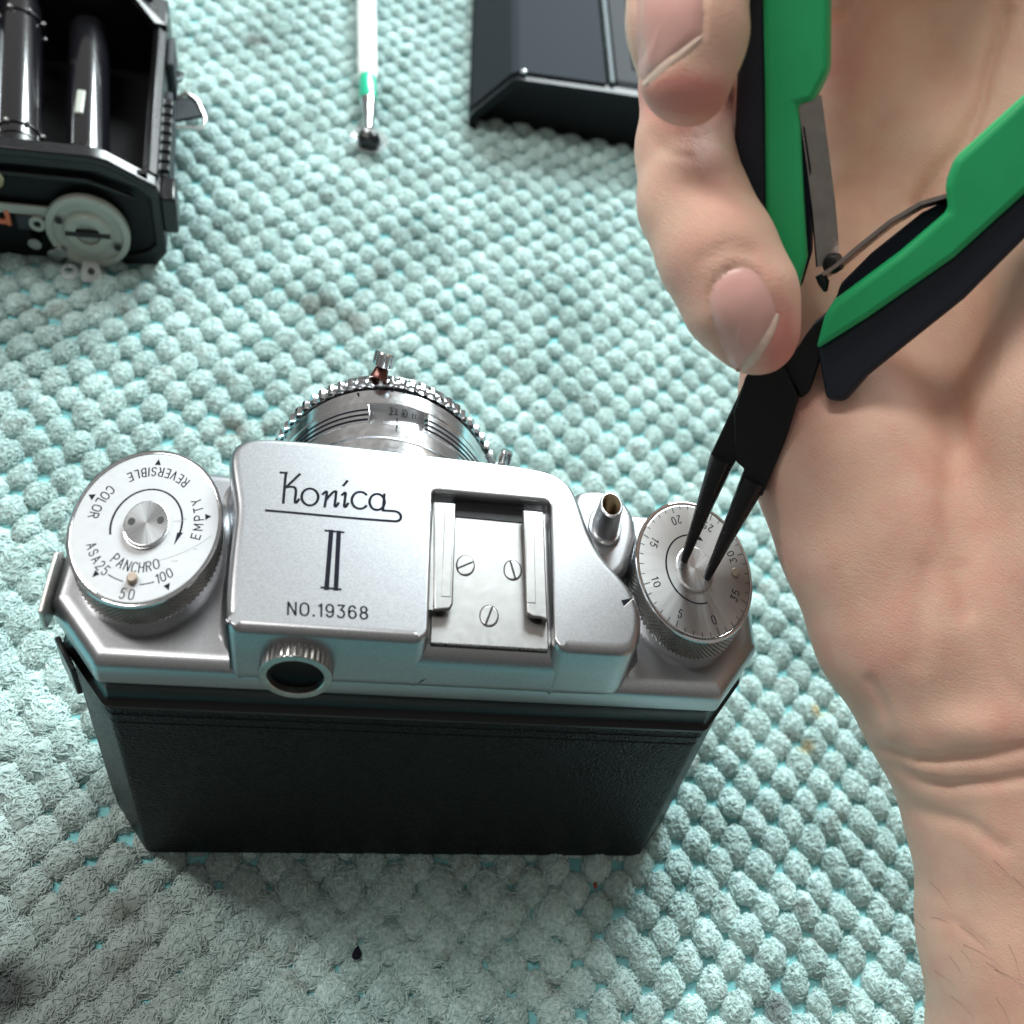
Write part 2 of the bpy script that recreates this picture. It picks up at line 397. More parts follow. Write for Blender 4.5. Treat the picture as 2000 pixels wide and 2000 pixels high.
def loft(P, rings, cap=True, base=False, wfun=None, ofun=None):
    """rings: (offset, z[, flare]); returns verts, faces"""
    Nn = outline_normals(P); n = len(P); v = []; f = []
    for rg in rings:
        off, z = rg[0], rg[1]; o = np.full(n, off)
        if ofun is not None and off < 0: o = o*ofun(P)
        if len(rg) > 2 and wfun is not None: o = o+rg[2]*wfun(P)
        Q = P+Nn*o[:, None]
        v += [(q[0], q[1], z) for q in Q]
    for j in range(len(rings)-1):
        for i in range(n): f.append((j*n+i, j*n+(i+1) % n, (j+1)*n+(i+1) % n, (j+1)*n+i))
    if cap:
        top = (len(rings)-1)*n
        for tri in tessellate_polygon([[Vector((q[0], q[1], 0)) for q in v[top:]]]): f.append(tuple(top+i for i in tri))
    if base: f.append(tuple(range(n))[::-1])
    return v, f

# ------------------------------------------------------------------ the silver camera
camb = thing('film_camera', (0, 0, 0), 'silver and black vintage film camera standing in the middle of the towel', 'camera')
Z1, Z2, Z3 = 73.65, 80.6, 93.9
BX, SX, CY, FY = 57.7, 67.0, 12.9, 47.5
octo = [(-BX, 0), (BX, 0), (SX, CY), (SX, FY-10), (BX, FY), (-BX, FY), (-SX, FY-10), (-SX, CY)]
octr = round_poly(octo, 1.2, 4)
def inset(P, d):
    P = np.array(P, float); n = len(P); A = .5*np.sum(P[:, 0]*np.roll(P[:, 1], -1)-np.roll(P[:, 0], -1)*P[:, 1]); out = []
    for i in range(n):
        a, b_, c = P[i-1], P[i], P[(i+1) % n]; u = (b_-a)/np.linalg.norm(b_-a); w = (c-b_)/np.linalg.norm(c-b_)
        n1 = np.array([-u[1], u[0]])*np.sign(A); n2 = np.array([-w[1], w[0]])*np.sign(A); out.append(b_+(n1+n2)*d/(1+n1@n2))
    return np.array(out)
def inset_loft(P, rings, r=1.3, seg=5, base=False):
    v = []; f = []; n = None
    for d, z in rings:
        Q = round_poly(inset(P, d), max(r-d*.4, .5), seg); n = len(Q); v += [(q[0], q[1], z) for q in Q]
    for j in range(len(rings)-1):
        for i in range(n): f.append((j*n+i, j*n+(i+1) % n, (j+1)*n+(i+1) % n, (j+1)*n+i))
    f.append(tuple((len(rings)-1)*n+i for i in range(n)))
    if base: f.append(tuple(range(n))[::-1])
    return v, f
def octo_in(d, r=1.5): return round_poly([(-BX+d*.2, d), (BX-d*.2, d), (SX-d, CY+d*.3), (SX-d, FY-10), (BX, FY-d), (-BX, FY-d), (-SX+d, FY-10), (-SX+d, CY+d*.3)], r, 4)
# leather covered body
LEA = material('black_leatherette', (.005, .0055, .006), 0, .42, spec=.2)
nt = LEA.node_tree; b = nt.nodes['Principled BSDF']; mpg = nt.nodes[LEA['coord']]
vo = N(nt, 'ShaderNodeTexVoronoi'); vo.inputs['Scale'].default_value = .95; vo.feature = 'DISTANCE_TO_EDGE'; vo.inputs['Randomness'].default_value = .75
nt.links.new(mpg.outputs[0], vo.inputs['Vector'])
mr = N(nt, 'ShaderNodeMapRange'); mr.inputs[2].default_value = .28; nt.links.new(vo.outputs['Distance'], mr.inputs[0])
no = N(nt, 'ShaderNodeTexNoise'); no.inputs['Scale'].default_value = .12; no.inputs['Detail'].default_value = 3; nt.links.new(mpg.outputs[0], no.inputs['Vector'])
ml = N(nt, 'ShaderNodeMath', operation='MULTIPLY'); nt.links.new(mr.outputs[0], ml.inputs[0]); nt.links.new(no.outputs['Fac'], ml.inputs[1])
bp = N(nt, 'ShaderNodeBump'); bp.inputs['Strength'].default_value = 1; bp.inputs['Distance'].default_value = .30*S
nt.links.new(ml.outputs[0], bp.inputs['Height']); nt.links.new(bp.outputs[0], b.inputs['Normal'])
P = octo_in(1.0, 2.0)
v, f = loft(P, [(-2.5, -1.2), (-.6, -.9), (0, .2), (0, 58.0), (-.15, 58.1), (-.15, 58.5), (0, 58.6), (0, 64.4), (-.3, 64.7), (-.5, 65.2)], base=True)
MB().add(v, f).build('leather_body', LEA, camb)
# seam ribs just under the frame
for zz in (61.0, 63.2):
    v, f = loft(P, [(-.05, zz-.35), (.18, zz-.12), (.18, zz+.12), (-.05, zz+.35)], cap=False)
    MB().add(v, f).build('seam', LEA, camb)
Pf = octo_in(.15, 1.6)
v, f = loft(Pf, [(-1.2, 64.5), (-.2, 64.6), (.25, 65.0), (.28, 65.9), (-.5, 66.5), (-1.0, 67.4), (-1.0, 72.2), (-.4, 73.2), (-.4, 73.8)], base=True)
MB().add(v, f).build('frame_band', M['gloss'], camb)
# top plate shelf
v, f = inset_loft(octo, [(1.2, Z1), (.12, Z1), (0, Z1+.25), (0, Z2-2.6), (.2, Z2-1.6), (.7, Z2-.8), (1.5, Z2-.22), (2.4, Z2), (3.2, Z2)], base=True)
MB().add(v, f).build('top_plate', M['satin'], camb, sharp=60)
# raised housing with the slot for the accessory shoe
HO = [(-35.5, .2), (-36.3, 6), (-36.8, 12.8), (-37.15, 19.5), (-37.4, 25.8), (-38.2, 30), (-39.5, 35.3), (-40.3, 39.5), (-39.7, 42.9), (-37.2, 45.2),
      (-31, 46.0), (-16.6, 46.2), (-.2, 46.0), (9, 45.9), (17.5, 45.5), (22.6, 44.4), (25.6, 41.6), (27.2, 37.4), (28.2, 32.8), (29.4, 27.6), (31.8, 22), (34.8, 18.3),
      (36.8, 15.1), (38.05, 11.3), (38.4, 8.1), (37.9, 4.3), (36.7, .9), (34.6, -.35), (30, -.42), (25.5, -.42)]
HL = smooth_closed(HO, 10, 0)
def open_smooth(P, it=3):
    P = np.array(P, float)
    for _ in range(it):
        Q = [P[0]]
        for i in range(len(P)-1): Q += [P[i]*.75+P[i+1]*.25, P[i]*.25+P[i+1]*.75]
        Q.append(P[-1]); P = np.array(Q)
    return P
right = open_smooth(HO[::-1][::-1], 3)
notch = round_poly([(26, -.42), (21.8, -.42), (20.7, 1.5), (20.75, 36.0), (-2.1, 35.7), (-1.6, 1.2), (-3.0, -.42), (-34.2, -.42), (-35.6, .9)], [.1, 2.2, 3, 1.0, .8, 3, 2.2, 1.6, .1], 7)
hout = np.vstack([right, notch[7:-7]])
keep = [0]
for i in range(1, len(hout)):
    if np.linalg.norm(hout[i]-hout[keep[-1]]) > .10: keep.append(i)
hout = hout[keep]
# resample evenly
d = np.linalg.norm(np.roll(hout, -1, 0)-hout, axis=1); s = np.concatenate([[0], np.cumsum(d)]); PP = np.vstack([hout, hout[:1]])
t = np.linspace(0, s[-1], 520, endpoint=False); hout = np.stack([np.interp(t, s, PP[:, k]) for k in (0, 1)], 1)
def wf(P):
    w = np.clip((P[:, 1]-3.0)/4, 0, 1)
    inn = (P[:, 0] > -2.6) & (P[:, 0] < 21.2) & (P[:, 1] < 37)
    return np.where(inn, 0, w)
v, f = loft(hout, [(-1.5, Z2-4.0), (-.9, Z2-3.4), (-.48, Z2-2.8), (-.18, Z2-2.0), (-.04, Z2-1.2), (0, Z2-.4), (0, Z2+.02, 1.9), (0, Z2+.25, 1.05), (0, Z2+.8, .5), (0, Z2+1.9, .12), (0, Z2+3.2, 0), (-.02, Z3-2.0), (-.14, Z3-1.3), (-.4, Z3-.72), (-.8, Z3-.27), (-1.25, Z3-.05), (-1.7, Z3), (-2.1, Z3)], wfun=wf, ofun=lambda P: np.where(((P[:, 0] > -3.4) & (P[:, 0] < 22.6) & (P[:, 1] < 37)) | ((P[:, 0] < -34.0) & (P[:, 1] < 2.0)), .42, 1.0))
MB().add(v, f).build('housing', M['satin'], camb, sharp=70)
# sloping ledge at the back of the shoe
ZL = 90.6
prof = [(1.2, Z2-4.0), (.5, Z2-3.4), (.08, Z2-2.8), (-.22, Z2-2.0), (-.36, Z2-1.2), (-.40, Z2-.4), (-.40, 84.6), (-.32, 86.0), (.05, 87.4), (.75, 88.7), (1.7, 89.7), (2.9, 90.35), (4.2, ZL), (37, ZL), (37, Z2-4.0)]
v = []; f = []
for x in (-3.4, 22.4): v += [(x, y, z) for y, z in prof]
n = len(prof); f = [(i, (i+1) % n, (i+1) % n+n, i+n) for i in range(n)]+[tuple(range(n)), tuple(range(n, 2*n))]
MB().add(v, f).build('shoe_ledge', M['satin'], camb, sharp=50)
# small boss under the release socket
bo = smooth_closed([(27, 45.5), (30, 47.0), (33.8, 47.6), (38, 45.8), (40.4, 41.6), (40.9, 36), (39.4, 29.5), (37.4, 24.3), (33, 21.5), (28, 27), (26, 38)], 120, 3)
v, f = loft(bo, [(1.6, Z2+.02), (.8, Z2+.3), (.3, Z2+1), (0, Z2+2), (-.05, 85.0), (-.3, 86.1), (-.9, 86.7), (-1.8, 86.9), (-2.2, 86.9)])
MB().add(v, f).build('release_boss', M['satin'], camb, sharp=70)
# release socket with thread
rs = MB(); rc = (33.6, 36.2)
rs.lathe([(86.6, 3.5), (87.7, 3.5), (87.9, 3.3), (87.9, 2.75), (93.4, 2.42), (94.4, 2.42), (94.6, 2.2), (94.6, 1.95)], (rc[0], rc[1], 0), rx=1, ry=1.5, n=48, cap=False)
sock = rs.build('release_socket', M['plate'], camb)
th = MB(); pr = []
for k in range(15): pr.append((94.6-k*.52, 2.0 if k % 2 == 0 else 1.6))
pr.append((86.7, 1.6)); pr.append((86.7, 0.01))
th.lathe(pr, (rc[0], rc[1], 0), rx=1, ry=1.5, n=40, cap=False).build('thread', M['brass'], sock)

sm = MB(); q0, q1, q2 = [ony(*q, -.45) for q in ((812, 1338), (824, 1330), (834, 1325))]
d_ = np.array([0, 0, .22]); sm.add([q0, q1-d_, q2, q1+d_], [(0, 1, 2, 3)]); sm.build('scuff', M['gloss'], camb, smooth=False)
# ---- engraving: stroke letters
def arc(cx, cy, rx, ry, a0, a1, n=14): return [(cx+rx*math.cos(math.radians(a0+(a1-a0)*i/n)), cy+ry*math.sin(math.radians(a0+(a1-a0)*i/n))) for i in range(n+1)]
G = {}
G['N'] = (.62, [[(0, 0), (0, 1)], [(0, 1), (.62, 0)], [(.62, 0), (.62, 1)]])
G['O'] = (.66, [arc(.33, .66, .33, .34, 0, 180)+arc(.33, .34, .33, .34, 180, 360)+[(.66, .66)]])
G['0'] = (.58, [arc(.29, .66, .29, .34, 0, 180)+arc(.29, .34, .29, .34, 180, 360)+[(.58, .66)]])
G['.'] = (.1, [[(.02, .02), (.08, .02)], [(.02, .06), (.08, .06)]])
G['1'] = (.22, [[(0, .82), (.2, 1), (.2, 0)]])
G['9'] = (.58, [arc(.29, .69, .29, .31, 0, 360, 20), [(.58, .69)]+arc(.29, .36, .29, .36, 0, -150, 10)])
G['6'] = (.58, [arc(.29, .31, .29, .31, 0, 360, 20), [(0, .31)]+arc(.29, .64, .29, .36, 180, 30, 10)])
G['3'] = (.55, [[(.02, 1), (.53, 1), (.25, .6)]+arc(.25, .31, .29, .31, 80, -150, 12)])
G['8'] = (.58, [arc(.29, .75, .25, .25, 0, 360, 18), arc(.29, .26, .29, .26, 0, 360, 18)])
G['2'] = (.56, [arc(.28, .72, .27, .28, 160, -20, 10)+[(.0, 0), (.57, 0)]])
G['5'] = (.56, [[(.5, 1), (.08, 1), (.03, .57)]+arc(.27, .31, .28, .31, 110, -150, 12)])
G['R'] = (.58, [[(0, 0), (0, 1), (.32, 1)]+arc(.32, .76, .24, .24, 90, -90, 8)+[(0, .52)], [(.28, .52), (.58, 0)]])
G['P'] = (.58, [[(0, 0), (0, 1), (.32, 1)]+arc(.32, .74, .26, .26, 90, -90, 8)+[(0, .48)]])
G['E'] = (.52, [[(.52, 1), (0, 1), (0, 0), (.52, 0)], [(0, .52), (.42, .52)]])
G['V'] = (.6, [[(0, 1), (.3, 0), (.6, 1)]])
G['S'] = (.56, [arc(.28, .75, .26, .25, 20, 250, 10)+arc(.28, .26, .28, .26, 75, -160, 12)])
G['I'] = (.04, [[(.02, 0), (.02, 1)]])
G['B'] = (.56, [[(0, 0), (0, 1), (.3, 1)]+arc(.3, .77, .22, .23, 90, -90, 8)+[(0, .54)], [(.3, .54)]+arc(.29, .27, .27, .27, 90, -90, 8)+[(0, 0)]])
G['L'] = (.48, [[(0, 1), (0, 0), (.48, 0)]])
G['C'] = (.58, [arc(.32, .66, .31, .34, 30, 180, 8)+arc(.32, .34, .31, .34, 180, 330, 8)])
G['A'] = (.64, [[(0, 0), (.32, 1), (.64, 0)], [(.12, .34), (.52, .34)]])
G['H'] = (.58, [[(0, 0), (0, 1)], [(.58, 0), (.58, 1)], [(0, .52), (.58, .52)]])
G['M'] = (.72, [[(0, 0), (0, 1), (.36, .3), (.72, 1), (.72, 0)]])
G['T'] = (.56, [[(0, 1), (.56, 1)], [(.28, 1), (.28, 0)]])
G['Y'] = (.58, [[(0, 1), (.29, .5), (.58, 1)], [(.29, .5), (.29, 0)]])
def dense(pl, step=.12):
    out = [pl[0]]
    for a, c in zip(pl[:-1], pl[1:]):
        k = max(1, int(math.hypot(c[0]-a[0], c[1]-a[1])/step))
        out += [(a[0]+(c[0]-a[0])*i/k, a[1]+(c[1]-a[1])*i/k) for i in range(1, k+1)]
    return out
def stroke(mb, pl, w, z):
    """polyline as one ribbon per straight run so that corners stay crisp"""
    run = [pl[0]]
    for i in range(1, len(pl)):
        run.append(pl[i])
        if i < len(pl)-1:
            a = np.array(pl[i])-np.array(pl[i-1]); c = np.array(pl[i+1])-np.array(pl[i])
            if a@c < .7*np.linalg.norm(a)*np.linalg.norm(c): mb.ribbon(run, w, z); run = [pl[i]]; z += .0015
    if len(run) > 1: mb.ribbon(run, w, z)
def text_line(mb, txt, P0, P1, up, w, z, gap=.28):
    """text from P0 to P1 (baseline, 2D), up = 2D vector of cap height"""
    tot = sum(G[c][0] for c in txt if c != ' ')+gap*(len(txt)-1)
    P0 = np.array(P0); d = (np.array(P1)-P0)/tot; up = np.array(up); x = 0
    for c in txt:
        if c == ' ': x += gap; continue
        for pl in G[c][1]: stroke(mb, [tuple(P0+d*(x+q[0])+up*q[1]) for q in pl], w, z)
        x += G[c][0]+gap
def text_arc(mb, txt, cen, sx, sy, r, h, th0, th1, w, z, gap=.30, ws=.84):
    """tops toward the centre, reading with growing angle; th0..th1 = middle of first and last letter"""
    chars = list(txt); pos = []; x = 0
    for i, c in enumerate(chars):
        wd = G[c][0] if c != ' ' else .3
        pos.append(x+wd/2); x += wd+gap
    for c, p in zip(chars, pos):
        if c == ' ': continue
        th = math.radians(th0+(th1-th0)*((p-pos[0])/(pos[-1]-pos[0]) if len(chars) > 1 else 0))
        er = np.array([math.cos(th), math.sin(th)]); et = np.array([-er[1], er[0]])
        for pl in G[c][1]:
            q = [er*(r+h/2)-er*h*b_+et*h*ws*(a_-G[c][0]/2) for a_, b_ in pl]
            stroke(mb, [(cen[0]+sx*k[0], cen[1]+sy*k[1]) for k in q], w, z)
def zp(x, y): return tuple(onz(*z5(x, y), Z3)[:2])
eng = MB(); ZE = Z3+.03
def kp(pts_): return [zp(*p) for p in pts_]
def karc(cx, cy, rx, ry, a0, a1, n=22): return [zp(cx+rx*math.cos(math.radians(a0+(a1-a0)*i/n)), cy-ry*math.sin(math.radians(a0+(a1-a0)*i/n))) for i in range(n+1)]
W = .50
for pl in (kp([(450, 256), (492, 260)]), kp([(486, 256), (468, 466)]), kp([(582, 268), (535, 312), (488, 357)]),
           kp([(482, 358), (530, 352), (553, 362), (556, 395), (548, 440), (549, 466), (560, 464), (575, 440)]),
           karc(651, 424, 57, 58, 0, 360, 30),
           kp([(738, 406), (770, 376), (763, 430), (752, 492)]), kp([(758, 450), (790, 410), (815, 388), (832, 380), (828, 430), (820, 480), (824, 492), (834, 486), (847, 466)]),
           kp([(872, 410), (898, 386), (893, 430), (886, 480), (888, 494), (898, 492), (913, 468)]), kp([(880, 346), (893, 332), (907, 314)]),
           karc(995, 447, 57, 58, 42, 318, 26),
           karc(1112, 458, 52, 55, 0, 360, 30), kp([(1162, 405), (1158, 450), (1152, 516)]),
           kp([(1152, 517), (1200, 519), (1240, 522), (1262, 532), (1276, 552), (1274, 576), (1256, 590), (1230, 591), (1000, 574), (700, 547), (480, 527), (350, 516)])):
    eng.ribbon(open_smooth(pl, 2), W, ZE); ZE += .0015
eng.build('wordmark', M['ink'], camb, smooth=False); eng = MB()
eng.ribbon(kp([(797, 658), (765, 1054)]), .82, ZE); eng.ribbon(kp([(849, 664), (829, 1058)]), .82, ZE+.001)
eng.ribbon(kp([(756, 655), (882, 667)]), .42, ZE+.003); eng.ribbon(kp([(730, 1045), (862, 1058)]), .42, ZE+.004)
eng.build('roman_numeral', M['ink'], camb, smooth=False); eng = MB()
text_line(eng, 'NO.19368', zp(500, 1231), zp(1045, 1262), np.array(zp(503, 1146))-np.array(zp(500, 1231)), .34, Z3+.03, gap=.38)
eng.build('serial_number', M['ink'], camb, smooth=False); eng = MB()
tri = [onz(*z6(*q), Z3+.03) for q in ((1597, 1052), (1690, 1033), (1617, 1100))]
eng.add(tri, [(0, 1, 2)])
eng.build('index_mark', M['ink'], camb, smooth=False)
hl = MB(); q0, q1 = [onz(*z6(*q), Z3+.04)[:2] for q in ((1617, 1102), (1692, 1036))]
hl.ribbon([q0, q1], .16, Z3+.04); hl.build('engraved_edge', M['white'], camb, smooth=False)

# ---- accessory shoe
shoe = MB().box(-1.35, 20.3, .75, 33.4, ZL-.05, ZL+.75).build('accessory_shoe', M['shoe'], camb); bevel(shoe, .25, 2)
MB().box(1.8, 16.2, 31.6, 35.2, ZL+.02, ZL+.9).build('shoe_dark_gap', M['gloss'], shoe)  # black bar standing in for the dark gap at the shoe's far end
ZR = Z3-.5
for pts_, nm in (([(-2.05, 33.3), (2.25, 33.4), (2.35, 8.6), (1.9, 7.4), (-1.0, 6.9)], 'rail'), ([(15.4, 33.4), (19.6, 33.4), (19.95, 6.3), (18.6, 6.9), (17.2, 6.9), (16.0, 7.8)], 'rail')):
    r_ = MB().prism([(x, y, ZR-.9) for x, y in pts_], (0, 0, .9)).build(nm, M['shoe'], shoe); bevel(r_, .3, 3)
    x0 = min(p[0] for p in pts_) if pts_[0][0] < 5 else max(p[0] for p in pts_)
    w = MB().box(*( (x0, x0+.9) if x0 < 5 else (x0-.9, x0)), 7.0, 33.0, ZL, ZR-.3).build('rail_wall', M['shoe'], shoe)
    a, c = ((.2, 1.9) if x0 < 5 else (16.0, 17.7))
    pn = MB().box(a, c, 10.0, 30.5, ZR-.1, ZR+.09).build('rail_pad', M['shoe'], shoe); bevel(pn, .09, 2)
for (x, y, a) in ((4.6, 19.4, 25), (13.65, 19.2, -72), (9.2, 7.75, 68)):
    sc = MB(); zt = ZL+.78
    sc.lathe([(0, 1.62), (.10, 1.62), (.16, 1.5), (.16, .01)], (x, y, zt), rx=1, ry=1.42, n=36, cap=False)
    so = sc.build('screw', M['shoe'], shoe)
    ar = math.radians(a); L = 1.52
    mb = MB(); dx, dy = L*math.cos(ar), L*1.42*math.sin(ar)
    mb.ribbon([(x-dx, y-dy), (x, y), (x+dx, y+dy)], .42, zt+.17); mb.build('screw_slot', M['hole'], so, smooth=False)
    rg = MB(); rg.lathe([(0, 1.60), (0.0, 1.80)], (x, y, zt+.03), rx=1, ry=1.42, n=36, cap=False); rg.build('screw_gap', M['hole'], so, smooth=False)

gr = MB(); xs = np.linspace(-1.2, 20.1, 60)
gr.v = []; 
for k_, x_ in enumerate(xs): gr.v += [(x_, .50, ZL+.02), (x_, .86+abs(rng.normal(0, .16)), ZL+.78)]
gr.f = [(2*i, 2*i+1, 2*i+3, 2*i+2) for i in range(59)]
gr.build('grime_line', M['hole'], shoe, smooth=False)
# ---- viewfinder eyepiece on the back wall
ec = (-24.0, 0, 83.5); eye = MB(); nn = 132
def kn(t, r0, dep, n): return [(t, r0-(dep if i % 2 else 0)) for i in range(n)]
def ribbed(mb, c, ax, rx, ry, prof, n, dep, tooth=.45):
    """ribbed rim: prof = list of (t, r, k) where k scales the groove depth"""
    v = []; f = []
    for t, r, k in prof:
        for i in range(n):
            a = 2*math.pi*i/n; rr = r-dep*k*(0, 0, 1, 1)[i % 4] if n % 4 == 0 else r-dep*k*(i % 2)
            u, w = rr*rx*math.cos(a), rr*ry*math.sin(a)
            v.append((c[0]+u, c[1]+t, c[2]+w) if ax == 'y' else ((c[0]+u, c[1]+w, c[2]+t) if ax == 'z' else (c[0]+t, c[1]+u, c[2]+w)))
    for j in range(len(prof)-1):
        for i in range(n): f.append((j*n+i, j*n+(i+1) % n, (j+1)*n+(i+1) % n, (j+1)*n+i))
    mb.add(v, f)
ER = 6.35; er, ez = 1.0, 1.12
ribbed(eye, ec, 'y', ER*er, ER*ez, [(-.2, .9, 0), (-.3, .99, .3), (-.6, 1.0, 1), (-2.7, 1.0, 1), (-3.1, .985, .3), (-3.2, .97, 0)], 144, .045)
eye.lathe([(-3.2, .97), (-3.25, .95), (-3.25, .78), (-3.1, .76), (-.3, .74)], ec, 'y', ER*er, ER*ez, n=72, cap=False)
eo = eye.build('eyepiece', M['knurl'], camb, sharp=25)
MB().lathe([(-1.9, .757), (-1.6, .6), (-1.5, .01)], ec, 'y', ER*er, ER*ez, n=48, cap=False).build('eyepiece_glass', M['glass'], eo)

# ---- knobs
def knob(name, cx, cy, zt, rad, k, face_mat, zbase, seedrot=0):
    kb = MB(); sx, sy = rad, rad*k
    # base skirt
    kb.lathe([(zbase-zt, .955), (zbase-zt+2.1, .955), (zbase-zt+2.25, .93)], (cx, cy, zt), 'z', sx, sy, 96, cap=False)
    kn_ = kb.build(name, M['plate'], camb)
    # diamond knurl
    n, rows = 170, 12; v = []; f = []; z0, z1 = zbase+2.2, zt-.75
    for j in range(rows):
        for i in range(n):
            a = 2*math.pi*(i+.5*(j % 2))/n; r = .955+(.034 if (j % 2) == 0 else 0.0)*(1 if 0 < j < rows-1 else .3)
            r = .950+.036*((i+j//1) % 2)
            a = 2*math.pi*i/n
            v.append((cx+sx*r*math.cos(a), cy+sy*r*math.sin(a), z0+(z1-z0)*j/(rows-1)))
    for j in range(rows-1):
        for i in range(n):
            q = (j*n+i, j*n+(i+1) % n, (j+1)*n+(i+1) % n, (j+1)*n+i)
            if (i+j) % 2: f += [(q[0], q[1], q[3]), (q[1], q[2], q[3])]
            else: f += [(q[0], q[1], q[2]), (q[0], q[2], q[3])]
    MB().add(v, f).build('knurled_grip', M['knurl'], kn_, smooth=False)
    rim = MB(); rim.lathe([(-.85, .95), (-.75, .99), (-.45, 1.0), (-.15, .997), (0, .985), (0, .958), (-.06, .950), (-.30, .948), (-.30, .93)], (cx, cy, zt), 'z', sx, sy, 120, cap=False)
    rim.build('rim', M['polish'], kn_)
    fc = MB(); fc.lathe([(-.16, .944), (-.10, .938), (-.10, .01)], (cx, cy, zt), 'z', sx, sy, 120, cap=False)
    fo = fc.build('dial_face', face_mat, kn_)
    return kn_, fo
def nub(parent, cx, cy, z, r, k, h, holes, mat):
    m = MB(); m.lathe([(-.1, 1.0), (h*.4, 1.0), (h*.45, .97), (h*.9, .965), (h, .93), (h, .01)], (cx, cy, z), 'z', r, r*k, 72, cap=False)
    o = m.build('hub_screw', mat, parent)
    for (hx, hy) in holes:
        q = MB(); q.lathe([(0, .60), (.012, .60), (.012, .01)], (hx, hy, z+h+.012), 'z', 1, k, 24, cap=False); q.build('spanner_hole', M['hole'], o, smooth=False)
    return o
def spun(name, base, rough, bumpd, streak=.12, seed=0, metal=1.):
    """lathe-turned metal: fine rings plus faint radial streaks; centre is the object's origin"""
    m = material(name, base, metal, rough)
    nt = m.node_tree; b = nt.nodes['Principled BSDF']; mpg = nt.nodes[m['coord']]
    tan = N(nt, 'ShaderNodeTangent'); tan.direction_type = 'RADIAL'; tan.axis = 'Z'
    b.inputs['Anisotropic'].default_value = .45; nt.links.new(tan.outputs[0], b.inputs['Tangent'])
    sp = N(nt, 'ShaderNodeSeparateXYZ'); nt.links.new(mpg.outputs[0], sp.inputs[0])
    at2 = N(nt, 'ShaderNodeMath', operation='ARCTAN2'); nt.links.new(sp.outputs['X'], at2.inputs[0]); nt.links.new(sp.outputs['Y'], at2.inputs[1])
    ns = N(nt, 'ShaderNodeTexNoise'); ns.noise_dimensions = '1D'; ns.inputs['Scale'].default_value = 9; ns.inputs['Detail'].default_value = 5
    nt.links.new(at2.outputs[0], ns.inputs['W'])
    mr = N(nt, 'ShaderNodeMapRange'); mr.inputs[1].default_value = .3; mr.inputs[2].default_value = .7; mr.inputs[3].default_value = rough-streak*.5; mr.inputs[4].default_value = rough+streak
    nt.links.new(ns.outputs['Fac'], mr.inputs[0]); nt.links.new(mr.outputs[0], b.inputs['Roughness'])
    ln = N(nt, 'ShaderNodeVectorMath', operation='LENGTH'); nt.links.new(mpg.outputs[0], ln.inputs[0])
    n2 = N(nt, 'ShaderNodeTexNoise'); n2.noise_dimensions = '1D'; n2.inputs['Scale'].default_value = 7; n2.inputs['Detail'].default_value = 2; nt.links.new(ln.outputs['Value'], n2.inputs['W'])
    bp = N(nt, 'ShaderNodeBump'); bp.inputs['Strength'].default_value = .6; bp.inputs['Distance'].default_value = bumpd*S; nt.links.new(n2.outputs['Fac'], bp.inputs['Height']); nt.links.new(bp.outputs[0], b.inputs['Normal'])
    return m
def recentre(o, c):
    """move the object's origin to c without moving its mesh"""
    c = Vector(c)*S; o.data.transform(Matrix.Translation(-c)); o.location = c
    for ch in o.children: ch.matrix_parent_inverse = Matrix.Translation(-c)
SPUN = spun('spun_steel_dial', (.35, .345, .34), .34, .004, streak=.03)
SPUN2 = spun('spun_hub', (.50, .51, .52), .28, .003, streak=.03)
K = 1.496
# left knob: film reminder
XL, YL, ZLk = -52.36, 24.95, 88.86
kl, fl = knob('rewind_knob', XL, YL, ZLk, 12.6, K, M['dialwhite'], Z2-.05)
sx, sy = 12.6, 12.6*K; C0 = (XL, YL); zf = ZLk-.07
rk = MB()
text_arc(rk, 'REVERSIBLE', C0, sx, sy, .70, .115, 57.5, 122, .22, zf, .34)
text_arc(rk, 'EMPTY', C0, sx, sy, .68, .12, -8, 31, .22, zf, .3)
text_arc(rk, 'COLOR', C0, sx, sy, .71, .12, 145.5, 175, .22, zf, .26)
text_arc(rk, 'ASA', C0, sx, sy, .70, .11, -153.5, -138, .2, zf, .26)
text_arc(rk, '25', C0, sx, sy, .70, .115, -130, -122, .2, zf, .2)
text_arc(rk, 'PANCHRO', C0, sx, sy, .53, .118, -123, -63, .2, zf, .3)
text_arc(rk, '50', C0, sx, sy, .85, .12, -96, -88.5, .2, zf, .2)
text_arc(rk, '100', C0, sx, sy, .715, .115, -65, -52.5, .2, zf, .25)
def ell(r, a0, a1, n=40): return [(XL+sx*r*math.cos(math.radians(a0+(a1-a0)*i/n)), YL+sy*r*math.sin(math.radians(a0+(a1-a0)*i/n))) for i in range(n+1)]
rk.ribbon(ell(.715, -117, -100, 12), .2, zf); rk.ribbon(ell(.735, -82.5, -69, 12), .2, zf)
rk.ribbon(ell(.46, 199.6, -8, 60), .34, zf)
def poly2(mb, pl, z): mb.add([(a, b, z) for a, b in pl], [tuple(range(len(pl)))])
def pol(cx, cy, r, a): return (cx+sx*r*math.cos(math.radians(a)), cy+sy*r*math.sin(math.radians(a)))
poly2(rk, [pol(XL, YL, .425, -9), pol(XL, YL, .50, -7), pol(XL, YL, .47, -29)], zf+.004)
for r_, a_ in ((.828, 93.5), (.858, 159.6), (.80, 12.2), (.861, -58.4), (.811, -126.9)):
    poly2(rk, [pol(XL, YL, r_+.045, a_), pol(XL, YL, r_-.035, a_+3.0), pol(XL, YL, r_-.035, a_-3.0)], zf+.003)
rk.build('dial_lettering', M['ink'], kl, smooth=False)
sc = MB(); l4 = lambda x, y: tuple(onz(50+x/4.293, 850+y/4.293, ZLk-.06)[:2])
